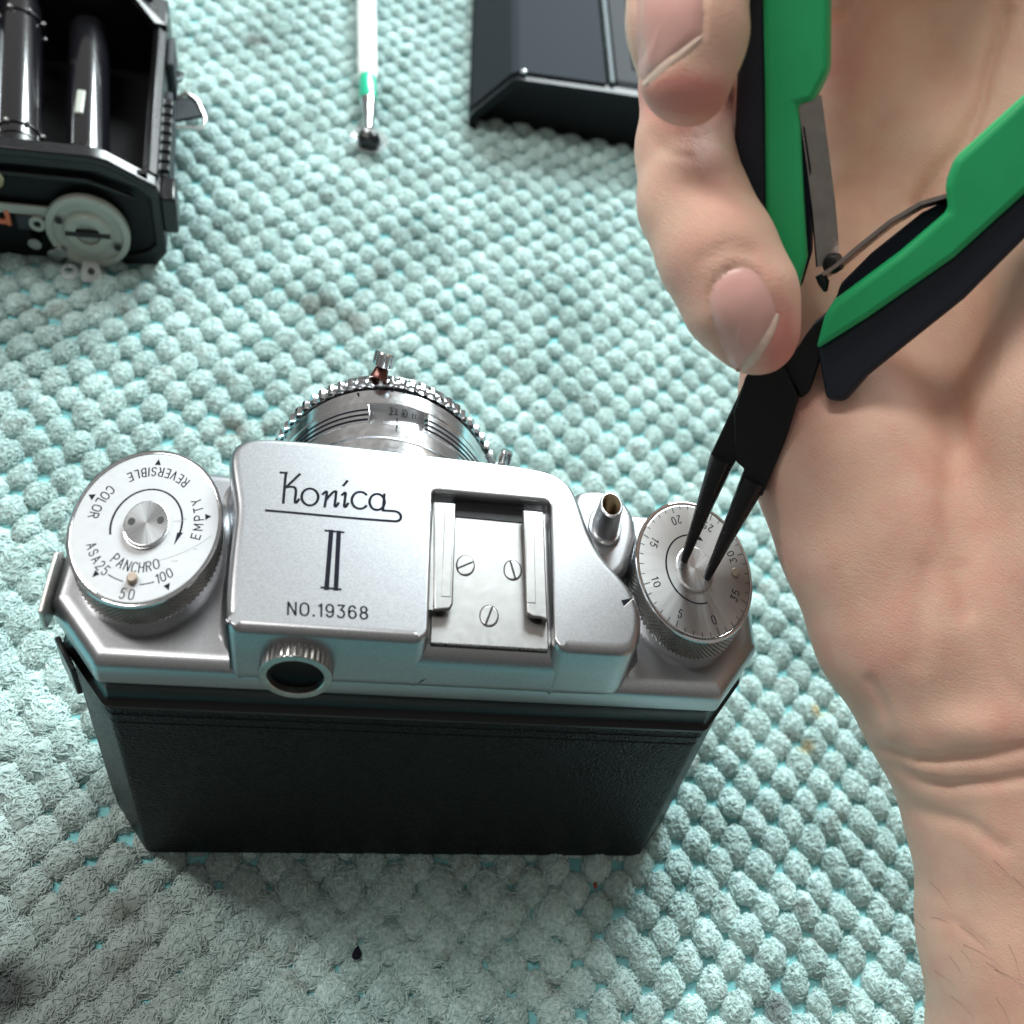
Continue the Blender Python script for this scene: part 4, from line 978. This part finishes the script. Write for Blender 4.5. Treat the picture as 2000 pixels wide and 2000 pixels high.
# left handle
LN = [(1462, -260), (1461, 0), (1441, 145), (1435, 290), (1440, 340), (1470, 470), (1520, 600), (1556, 590), (1540, 470), (1503, 414), (1500, 165), (1496, -260)]
plate('handle_sleeve', LN, -5.2, 1.6, M['navy'], 1.1, seg=4)
plate('handle_grip', [(1493, -260), (1494, 0), (1497, 165), (1498, 414), (1530, 500), (1558, 575), (1578, 500), (1570, 373), (1564, 248), (1559, 203), (1590, 197), (1620, 137), (1621, 0), (1622, -260)], -4.6, 3.2, M['green'], 1.0, seg=4)
plate('handle_insert', [(1560, 215), (1572, 250), (1584, 330), (1583, 495), (1563, 562), (1556, 500), (1556, 300)], -4.9, -.2, M['ink'], .3)
# right handle
plate('handle_sleeve', [(1597, 673), (1700, 606), (1862, 490), (2010, 360), (2180, 210), (2200, 290), (2010, 455), (1945, 520), (1883, 582), (1780, 664), (1697, 731), (1652, 783), (1615, 779)], -6.2, 2.0, M['navy'], 1.3, seg=4)
plate('handle_grip', [(1596, 677), (1613, 613), (1631, 584), (1760, 488), (1852, 409), (1846, 361), (1864, 311), (2000, 187), (2160, 45), (2200, 190), (2000, 374), (1862, 499), (1697, 614)], -4.6, 4.0, M['green'], 1.2, seg=4)
plate('handle_insert', [(1628, 596), (1640, 560), (1700, 500), (1800, 420), (1850, 395), (1852, 412), (1760, 490), (1650, 575)], -4.9, -.2, M['ink'], .3)
# return springs: two thin blades
def blade(ptsx, w, name, th=.35, tilt=0.):
    v = []; f = []; P = [np.array(pp(x, y, -1.5)) for x, y in ptsx]
    for i, p in enumerate(P):
        t = P[min(i+1, len(P)-1)]-P[max(i-1, 0)]; t /= np.linalg.norm(t); s_ = np.cross(t, PNW); q = PNW*math.cos(tilt)+s_*math.sin(tilt); nn_ = np.cross(t, q)
        for a_, b_ in ((-1, -1), (1, -1), (1, 1), (-1, 1)): v.append(p+q*w/2*a_+nn_*th*b_)
    for i in range(len(P)-1):
        for k in range(4): f.append((i*4+k, i*4+(k+1) % 4, i*4+4+(k+1) % 4, i*4+4+k))
    f += [(0, 1, 2, 3), tuple(len(v)-4+k for k in (3, 2, 1, 0))]
    return MB().add(v, f).build(name, M['spring'], pli, sharp=40)
blade([(1578, 190), (1586, 250), (1597, 330), (1607, 410), (1613, 480), (1616, 520)], 4.6, 'return_spring', tilt=1.05)
blade([(1856, 386), (1800, 402), (1740, 438), (1680, 486), (1635, 524), (1610, 540)], 4.4, 'return_spring', tilt=.25)
m = MB(); p0, p1 = pp(1612, 522, -2), pp(1640, 512, -1); m.tube([p0, (p0+p1)/2, p1], [1.6, 1.9, 1.5], 16); m.build('spring_hook', M['jawtip'], pli)
m = MB(); m.tube([pp(1600, 538, -1.5), pp(1608, 555, -1.5), pp(1611, 572, -1.5)], [1.0, 1.1, .4], 12); m.build('spring_hook', M['jawtip'], pli)

# ------------------------------------------------------------------ hand
# distance field of tapered bones in view-aligned axes, turned into one skin
def V(x, y, D): return FX(x, y)*D
def seg_sd(Pg, a, b, r0, r1, sq=None):
    ba = b-a; pa_ = Pg-a; h = np.clip((pa_ @ ba)/(ba @ ba), 0, 1)
    return np.linalg.norm(pa_-h[..., None]*ba, axis=-1)-(r0+(r1-r0)*h)
def chain(Pg, pts_, k=1.5):
    out = None
    for (x0, y0, D0, r0), (x1, y1, D1, r1) in zip(pts_[:-1], pts_[1:]):
        d = seg_sd(Pg, V(x0, y0, D0), V(x1, y1, D1), r0, r1); out = d if out is None else smin(out, d, k)
    return out
def smin(a, b, k):
    h = np.clip(.5+.5*(b-a)/k, 0, 1); return b*(1-h)+a*h-k*h*(1-h)
H_ = 0.8
lo_ = np.array([-38., -150., -282.]); hi_ = np.array([92., 185., -150.])
dims = np.ceil((hi_-lo_)/H_).astype(int)
thenar = [(1985, 1560, 252, 24), (1895, 1350, 245, 24), (1805, 1195, 240, 24), (1725, 1030, 237, 22), (1665, 900, 236, 20.5), (1615, 780, 237, 18), (1590, 640, 239, 15), (1600, 480, 242, 12)]
forearm = [(2085, 2520, 224, 27), (2062, 2260, 246, 28), (2045, 2050, 258, 26.5), (2015, 1800, 254, 25.0), (1985, 1600, 251, 23.3)]
palm = [[(2020, 1560, 251, 24), (1990, 1250, 247, 27), (2000, 950, 246, 27), (1985, 650, 248, 26), (1960, 350, 254, 25), (1930, 50, 257, 25), (1900, -450, 250, 24)],
        [(1800, 900, 250, 22), (1760, 600, 256, 21), (1730, 300, 259, 21), (1715, 50, 258, 20), (1740, -450, 250, 20)]]
heel = [(2065, 1330, 243, 24), (2075, 1080, 232, 22), (2085, 800, 224, 20.5), (2110, 560, 220, 18)]
low_f = [(1800, -240, 244, 11), (1620, -280, 226, 10.5), (1450, -200, 216, 10), (1385, -60, 211, 9.6), (1348, 170, 205, 8.9), (1340, 300, 201, 8.7), (1357, 400, 197.5, 9.7), (1402, 495, 196, 10.3), (1450, 590, 197, 10.1), (1478, 648, 198, 7.6)]
up_f = [(1880, -300, 242, 12), (1800, -400, 208, 11.5), (1600, -430, 190, 10.5), (1440, -390, 184, 10), (1360, -240, 183, 9.8), (1344, -60, 182, 9.9), (1343, 60, 181, 9.5), (1338, 150, 181.5, 7.6)]
ring_unseen = [(1940, -420, 242, 12), (1890, -540, 202, 11.5), (1680, -590, 184, 10.5), (1470, -590, 178, 10), (1385, -500, 177, 9.0), (1370, -430, 178, 7.6)]  # ring and little finger, unseen, added out of view to shade the palm
pinky_unseen = [(2030, -480, 240, 12), (2010, -640, 204, 10.5), (1800, -740, 186, 9.5), (1560, -760, 180, 8.5), (1440, -680, 178, 7)]
def field():
    out = np.full(dims, 30., 'f4')
    ys = [lo_[1]+H_*j for j in range(dims[1])]
    X = lo_[0]+H_*np.arange(dims[0]); Zs = lo_[2]+H_*np.arange(dims[2])
    for j0 in range(0, dims[1], 24):
        j1 = min(dims[1], j0+24)
        g = np.stack(np.meshgrid(X, lo_[1]+H_*np.arange(j0, j1), Zs, indexing='ij'), -1)
        d = smin(chain(g, thenar, 4), chain(g, forearm, 5), 5)
        for c in palm: d = smin(d, chain(g, c, 4), 9)
        d = smin(d, chain(g, heel, 4), 4.5)
        f1 = chain(g, low_f, 2.5); f2 = chain(g, up_f, 2.5)
        d = smin(d, f1, 1.6); d = smin(d, f2, 1.0); d = smin(d, chain(g, ring_unseen, 2.5), 1.0); d = smin(d, chain(g, pinky_unseen, 2.5), 1.0)
        out[:, j0:j1, :] = d
    return out
F = field()
grid = openvdb.FloatGrid(background=30.0); grid.copyFromArray(F)
pv, pt, pq_ = grid.convertToPolygons(isovalue=0.0, adaptivity=0.0)
HV = pv*H_+lo_                                    # view-aligned coordinates, mm
quads = pq_[:, ::-1]
# neighbours for smoothing
edges = np.concatenate([quads[:, [0, 1]], quads[:, [1, 2]], quads[:, [2, 3]], quads[:, [3, 0]]]); edges = np.concatenate([edges, edges[:, ::-1]])
def relax(v, it, lam=.5):
    for _ in range(it):
        s_ = np.zeros_like(v); c = np.zeros(len(v)); np.add.at(s_, edges[:, 0], v[edges[:, 1]]); np.add.at(c, edges[:, 0], 1); v = v+(s_/c[:, None]-v)*lam
    return v
HV = relax(HV, 5)
def vnorm(v):
    a = v[quads[:, 1]]-v[quads[:, 0]]; b_ = v[quads[:, 3]]-v[quads[:, 0]]; fn = np.cross(a, b_); n_ = np.zeros_like(v)
    for k in range(4): np.add.at(n_, quads[:, k], fn)
    return n_/(np.linalg.norm(n_, axis=1, keepdims=True)+1e-9)
HN = vnorm(HV)
if np.mean(HN[:, 2]*(HV[:, 2] > np.median(HV[:, 2]))) < 0: quads = quads[:, ::-1]; HN = -HN
SXp = PX+FPX*HV[:, 0]/-HV[:, 2]; SYp = PY-FPX*HV[:, 1]/-HV[:, 2]
facing = np.clip(HN[:, 2]*1.6, 0, 1)
def pdist(pl):
    d = np.full(len(HV), 1e9)
    for (x0, y0), (x1, y1) in zip(pl[:-1], pl[1:]):
        ux, uy = x1-x0, y1-y0; t_ = np.clip(((SXp-x0)*ux+(SYp-y0)*uy)/(ux*ux+uy*uy), 0, 1)
        d = np.minimum(d, np.hypot(SXp-x0-t_*ux, SYp-y0-t_*uy))
    return d
far = (-HV[:, 2] > 212).astype(float)
disp = np.zeros(len(HV))
# creases of the palm and wrist: (polyline, depth mm, width px, only deep skin)
for pl, dep_, w_px in (([(1965, 20), (1935, 110), (1915, 190), (1880, 280), (1830, 345), (1790, 400)], 2.2, 16),
                       ([(1640, 20), (1680, -40)], 2.5, 20), ([(1990, 560), (1930, 680), (1890, 790), (1862, 890), (1850, 1000), (1862, 1090), (1890, 1190)], .9, 26),
                       ([(1728, 1462), (1770, 1482), (1830, 1487), (1900, 1478), (2000, 1460)], 1.2, 12), ([(1745, 1500), (1790, 1525), (1850, 1540), (1930, 1530), (2000, 1520)], 1.0, 13),
                       ([(1780, 1580), (1840, 1600), (1900, 1615), (1960, 1655)], .7, 16), ([(1800, 1790), (1860, 1800), (1930, 1850)], .3, 10),
                       ([(1880, 1110), (1920, 1230), (1960, 1320), (2000, 1370)], .5, 18), ([(1810, 1110), (1800, 1200), (1790, 1290)], .5, 22),
                       ([(1700, 1330), (1740, 1400), (1760, 1460)], .5, 12), ([(1590, 330), (1620, 420), (1680, 500)], .7, 22)):
    disp -= dep_*np.exp(-(pdist(pl)/w_px)**2)*facing*far
# soft swellings
for (cx, cy, rx_, ry_, hgt) in ((1830, 300, 60, 110, 2.0), (1700, 250, 60, 150, -2.0), (1900, 1420, 90, 40, 1.8), (1650, 1130, 90, 150, 1.0), (1930, 1750, 60, 300, 1.0), (1880, 1680, 50, 200, -1.0), (1850, 120, 60, 90, -2.5),
                                (1740, 1420, 45, 40, 1.0)):
    disp += hgt*np.exp(-((SXp-cx)/rx_)**2-((SYp-cy)/ry_)**2)*facing*far
# nail beds and finger folds on the two near fingers
near = 1-far
for pl, dep_, w_px in (([(1268, 262), (1310, 300), (1345, 305)], .25, 9), ([(1372, 506), (1420, 480), (1468, 492)], .30, 14), ([(1434, 200), (1420, 250), (1428, 290)], .5, 14)):
    disp -= dep_*np.exp(-(pdist(pl)/w_px)**2)*facing*near
HV = HV+HN*disp[:, None]; HV = relax(HV, 1, .4); HN = vnorm(HV)
if np.mean(HN[:, 2]*(HV[:, 2] > np.median(HV[:, 2]))) < 0: HN = -HN
# nails
NAILS = []
def inside(poly, x, y):
    c = np.zeros(len(x), bool); n_ = len(poly)
    for i in range(n_):
        x0, y0 = poly[i]; x1, y1 = poly[(i+1) % n_]
        k = ((y0 > y) != (y1 > y)) & (x < (x1-x0)*(y-y0)/((y1-y0) if y1 != y0 else 1e-9)+x0); c ^= k
    return c
nail_lo = smooth_closed([(1400, 540), (1440, 516), (1478, 528), (1503, 566), (1521, 610), (1505, 650), (1478, 694), (1452, 724), (1430, 722), (1406, 672), (1390, 628), (1383, 575)], 64, 2)
nail_up = smooth_closed([(1243, -70), (1300, -90), (1360, -75), (1376, -20), (1374, 35), (1372, 72), (1332, 102), (1290, 133), (1253, 168), (1244, 120), (1240, 20)], 64, 2)
mk = np.zeros(len(HV))
for nl in (nail_lo, nail_up):
    nm_ = (HN[:, 2] > -.1) & (near > .5)
    dd = pdist([tuple(p) for p in nl]+[tuple(nl[0])]); ins = inside([tuple(p) for p in nl], SXp, SYp)
    HV -= HN*((nm_*.45*np.exp(-(dd/7.0)**2))[:, None]); HV -= HN*((nm_*ins*.25)[:, None])
WV = CAMP+HV @ CAMR.T
me = bpy.data.meshes.new('hand'); me.from_pydata([tuple(p) for p in WV*S], [], [tuple(int(i) for i in q) for q in quads]); me.shade_smooth()
# skin tone map: redder finger ends and thenar, paler elsewhere (blood under the skin, not light)
flush = np.zeros(len(HV))
for (cx, cy, rx_, ry_, h_) in ((1530, 680, 45, 90, 1.0), (1340, 190, 110, 45, 1.25), (1380, 560, 70, 120, .25), (1400, 340, 50, 60, .45), (1720, 1270, 90, 80, .25), (1530, 800, 60, 40, .6), (1500, 930, 20, 60, .3), (1640, 110, 70, 120, .5), (1820, 980, 40, 120, .15), (1455, 680, 20, 60, .2)):
    flush += h_*np.exp(-((SXp-cx)/rx_)**2-((SYp-cy)/ry_)**2)
at_ = me.attributes.new('flush', 'FLOAT', 'POINT'); at_.data.foreach_set('value', np.clip(flush, 0, 1.3).astype('f'))
SK = material('skin', (.56, .335, .225), 0, .52, sss=.35, spec=.36)
nt = SK.node_tree; b = nt.nodes['Principled BSDF']; mpg = nt.nodes[SK['coord']]
fl_ = N(nt, 'ShaderNodeAttribute'); fl_.attribute_name = 'flush'
n1 = N(nt, 'ShaderNodeTexNoise'); n1.inputs['Scale'].default_value = .14; n1.inputs['Detail'].default_value = 5; nt.links.new(mpg.outputs[0], n1.inputs['Vector'])
ad = N(nt, 'ShaderNodeMath', operation='MULTIPLY_ADD'); nt.links.new(n1.outputs['Fac'], ad.inputs[0]); ad.inputs[1].default_value = .9; nt.links.new(fl_.outputs['Fac'], ad.inputs[2])
mr = N(nt, 'ShaderNodeMapRange'); mr.inputs[1].default_value = .38; mr.inputs[2].default_value = 1.25; nt.links.new(ad.outputs[0], mr.inputs[0])
mx = N(nt, 'ShaderNodeMix', data_type='RGBA'); mx.inputs['A'].default_value = (.87, .565, .435, 1); mx.inputs['B'].default_value = (.76, .315, .26, 1)
nt.links.new(mr.outputs[0], mx.inputs['Factor']); nt.links.new(mx.outputs['Result'], b.inputs['Base Color'])
vo = N(nt, 'ShaderNodeTexVoronoi'); vo.inputs['Scale'].default_value = 1.7; vo.feature = 'DISTANCE_TO_EDGE'; nt.links.new(mpg.outputs[0], vo.inputs['Vector'])
mpw = N(nt, 'ShaderNodeMapping'); mpw.inputs['Scale'].default_value = (.5, .5, 2.2); mpw.inputs['Rotation'].default_value = (.5, .3, .4); nt.links.new(mpg.outputs[0], mpw.inputs[0])
n2 = N(nt, 'ShaderNodeTexNoise'); n2.inputs['Scale'].default_value = 1.1; n2.inputs['Detail'].default_value = 6; n2.inputs['Distortion'].default_value = .6; nt.links.new(mpw.outputs[0], n2.inputs['Vector'])
mr2 = N(nt, 'ShaderNodeMapRange'); mr2.inputs[2].default_value = .15; nt.links.new(vo.outputs['Distance'], mr2.inputs[0])
ad = N(nt, 'ShaderNodeMath', operation='MULTIPLY_ADD'); nt.links.new(mr2.outputs[0], ad.inputs[0]); ad.inputs[1].default_value = .35; nt.links.new(n2.outputs['Fac'], ad.inputs[2])
bp = N(nt, 'ShaderNodeBump'); bp.inputs['Strength'].default_value = .55; bp.inputs['Distance'].default_value = .24*S; nt.links.new(ad.outputs[0], bp.inputs['Height']); nt.links.new(bp.outputs[0], b.inputs['Normal'])
me.materials.append(SK)
hand = bpy.data.objects.new('hand', me); COL.objects.link(hand)
tag(hand, 'bare hand and wrist, palm towards the viewer, gripping the green pliers at the right', 'hand')
print('hand verts', len(me.vertices))
NAILM = material('nail', (.84, .48, .42), 0, .36, sss=.25, spec=.5, coat=.25, coatr=.25, bump=.25, bscale=1.5, bdist=.03, var=.06, vscale=.15)
NAILE = material('nail_edge', (.84, .60, .49), 0, .5, bump=.3, bscale=1.5, bdist=.05, sss=.2, spec=.5)
bvh = BVHTree.FromPolygons([Vector(p) for p in HV], [tuple(int(i) for i in q) for q in quads])
def nail(poly, name, edge, arch, lift=.22):
    """a curved plate over the nail bed; rim dips into the skin"""
    P = np.array(poly); c = P.mean(0); rings = [0, .25, .5, .7, .85, .93, .97, 1.0]; v = []; f = []; n_ = len(P)
    for q in rings:
        for p in (P if q else P[:1]):
            x, y = c+(p-c)*q; d_ = Vector(FX(x, y)).normalized(); h = bvh.ray_cast(Vector((0, 0, 0)), d_)
            hit = np.array(h[0]) if h[0] is not None else FX(x, y)*190
            nr = np.array(h[1]) if h[0] is not None else np.array([0, 0, 1.]);
            if nr[2] < 0: nr = -nr
            v.append((hit, nr, q))
    # smooth the hits
    A = np.array([a for a, _, _ in v]); Q = np.array([q for _, _, q in v])
    idx = [[0]]+[list(range(1+(k)*n_, 1+(k+1)*n_)) for k in range(len(rings)-1)]
    for k in range(1, len(rings)):
        ii = np.array(idx[k])
        for _ in range(6): A[ii, 2] = .5*A[ii, 2]+.25*(np.roll(A[ii, 2], 1)+np.roll(A[ii, 2], -1))
    lift_ = np.where(Q < .9, lift, np.where(Q < .95, lift*.8, np.where(Q < .98, lift*.4, -.30)))
    A = A+np.array([0, 0, 1.])*lift_[:, None]
    for i in range(n_): f.append((0, 1+i, 1+(i+1) % n_))
    for k in range(1, len(rings)-1):
        for i in range(n_): a0 = 1+(k-1)*n_; b0 = 1+k*n_; f.append((a0+i, a0+(i+1) % n_, b0+(i+1) % n_, b0+i))
    ed = [[], []]
    W_ = CAMP+A @ CAMR.T
    o = mesh(name, W_, f, NAILM, hand, sharp=80)
    return o
nail(nail_lo, 'fingernail', None, 0); nail(nail_up, 'fingernail', None, 0)
def free_edge(pl, w0, w1):
    """the pale free rim of the nail"""
    v = []; f = []
    n_ = len(pl)
    for i, (x, y) in enumerate(pl):
        t_ = i/(n_-1); w = (w0+(w1-w0)*t_)*math.sin(math.pi*min(max(t_, .06), .94))**.4
        a = np.array(pl[max(i-1, 0)]); b_ = np.array(pl[min(i+1, n_-1)]); T = (b_-a)/np.linalg.norm(b_-a); Nn = np.array([-T[1], T[0]])
        for s_, l_ in ((-.5, .20), (-.25, .40), (.25, .40), (.5, .02)):
            p = np.array([x, y])+Nn*w*s_; d_ = Vector(FX(*p)).normalized(); h = bvh.ray_cast(Vector((0, 0, 0)), d_)
            hit = np.array(h[0]) if h[0] is not None and -h[0][2] < 208 else FX(*p)*(-v[-1][2] if v else 190)
            v.append(hit+np.array([0, 0, l_]))
    for i in range(n_-1):
        for k in range(3): f.append((i*4+k, i*4+k+1, i*4+5+k, i*4+4+k))
    return mesh('nail_rim', CAMP+np.array(v) @ CAMR.T, f, NAILE, hand, sharp=80)
free_edge([tuple(p) for p in open_smooth([(1436, 722), (1458, 716), (1480, 690), (1504, 652), (1520, 614)], 3)], 19, 16)
free_edge([tuple(p) for p in open_smooth([(1256, 168), (1290, 134), (1330, 106), (1370, 74)], 3)], 15, 15)

# fine dark hairs on the wrist
hr = MB(); hv = np.random.default_rng(3)
for k in range(15):
    x, y = hv.uniform(1800, 1990), hv.uniform(1640, 1990); a = hv.normal(.55, .25); L = hv.uniform(35, 90); pts_ = []
    for t_ in (0, .35, .7, 1.0):
        xx, yy = x+L*t_*math.cos(a+t_*.25), y+L*t_*math.sin(a+t_*.25); h = bvh.ray_cast(Vector((0, 0, 0)), Vector(FX(xx, yy)).normalized())
        if h[0] is None: break
        pts_.append(CAMP+CAMR @ (np.array(h[0])+np.array([0, 0, .12+.5*t_])))
    if len(pts_) == 4: hr.tube(pts_, [.032, .03, .02, .008], 4)
hp = [CAMP+CAMR @ V(x_, y_, D_) for x_, y_, D_ in ((1806, 1815, 246), (1785, 1795, 244), (1755, 1772, 243), (1725, 1755, 243))]
hr.tube(hp, [.05, .05, .035, .015], 4)
ho = hr.build('arm_hair', material('hair', (.14, .09, .06), 0, .5), hand); ho['kind'] = 'stuff'
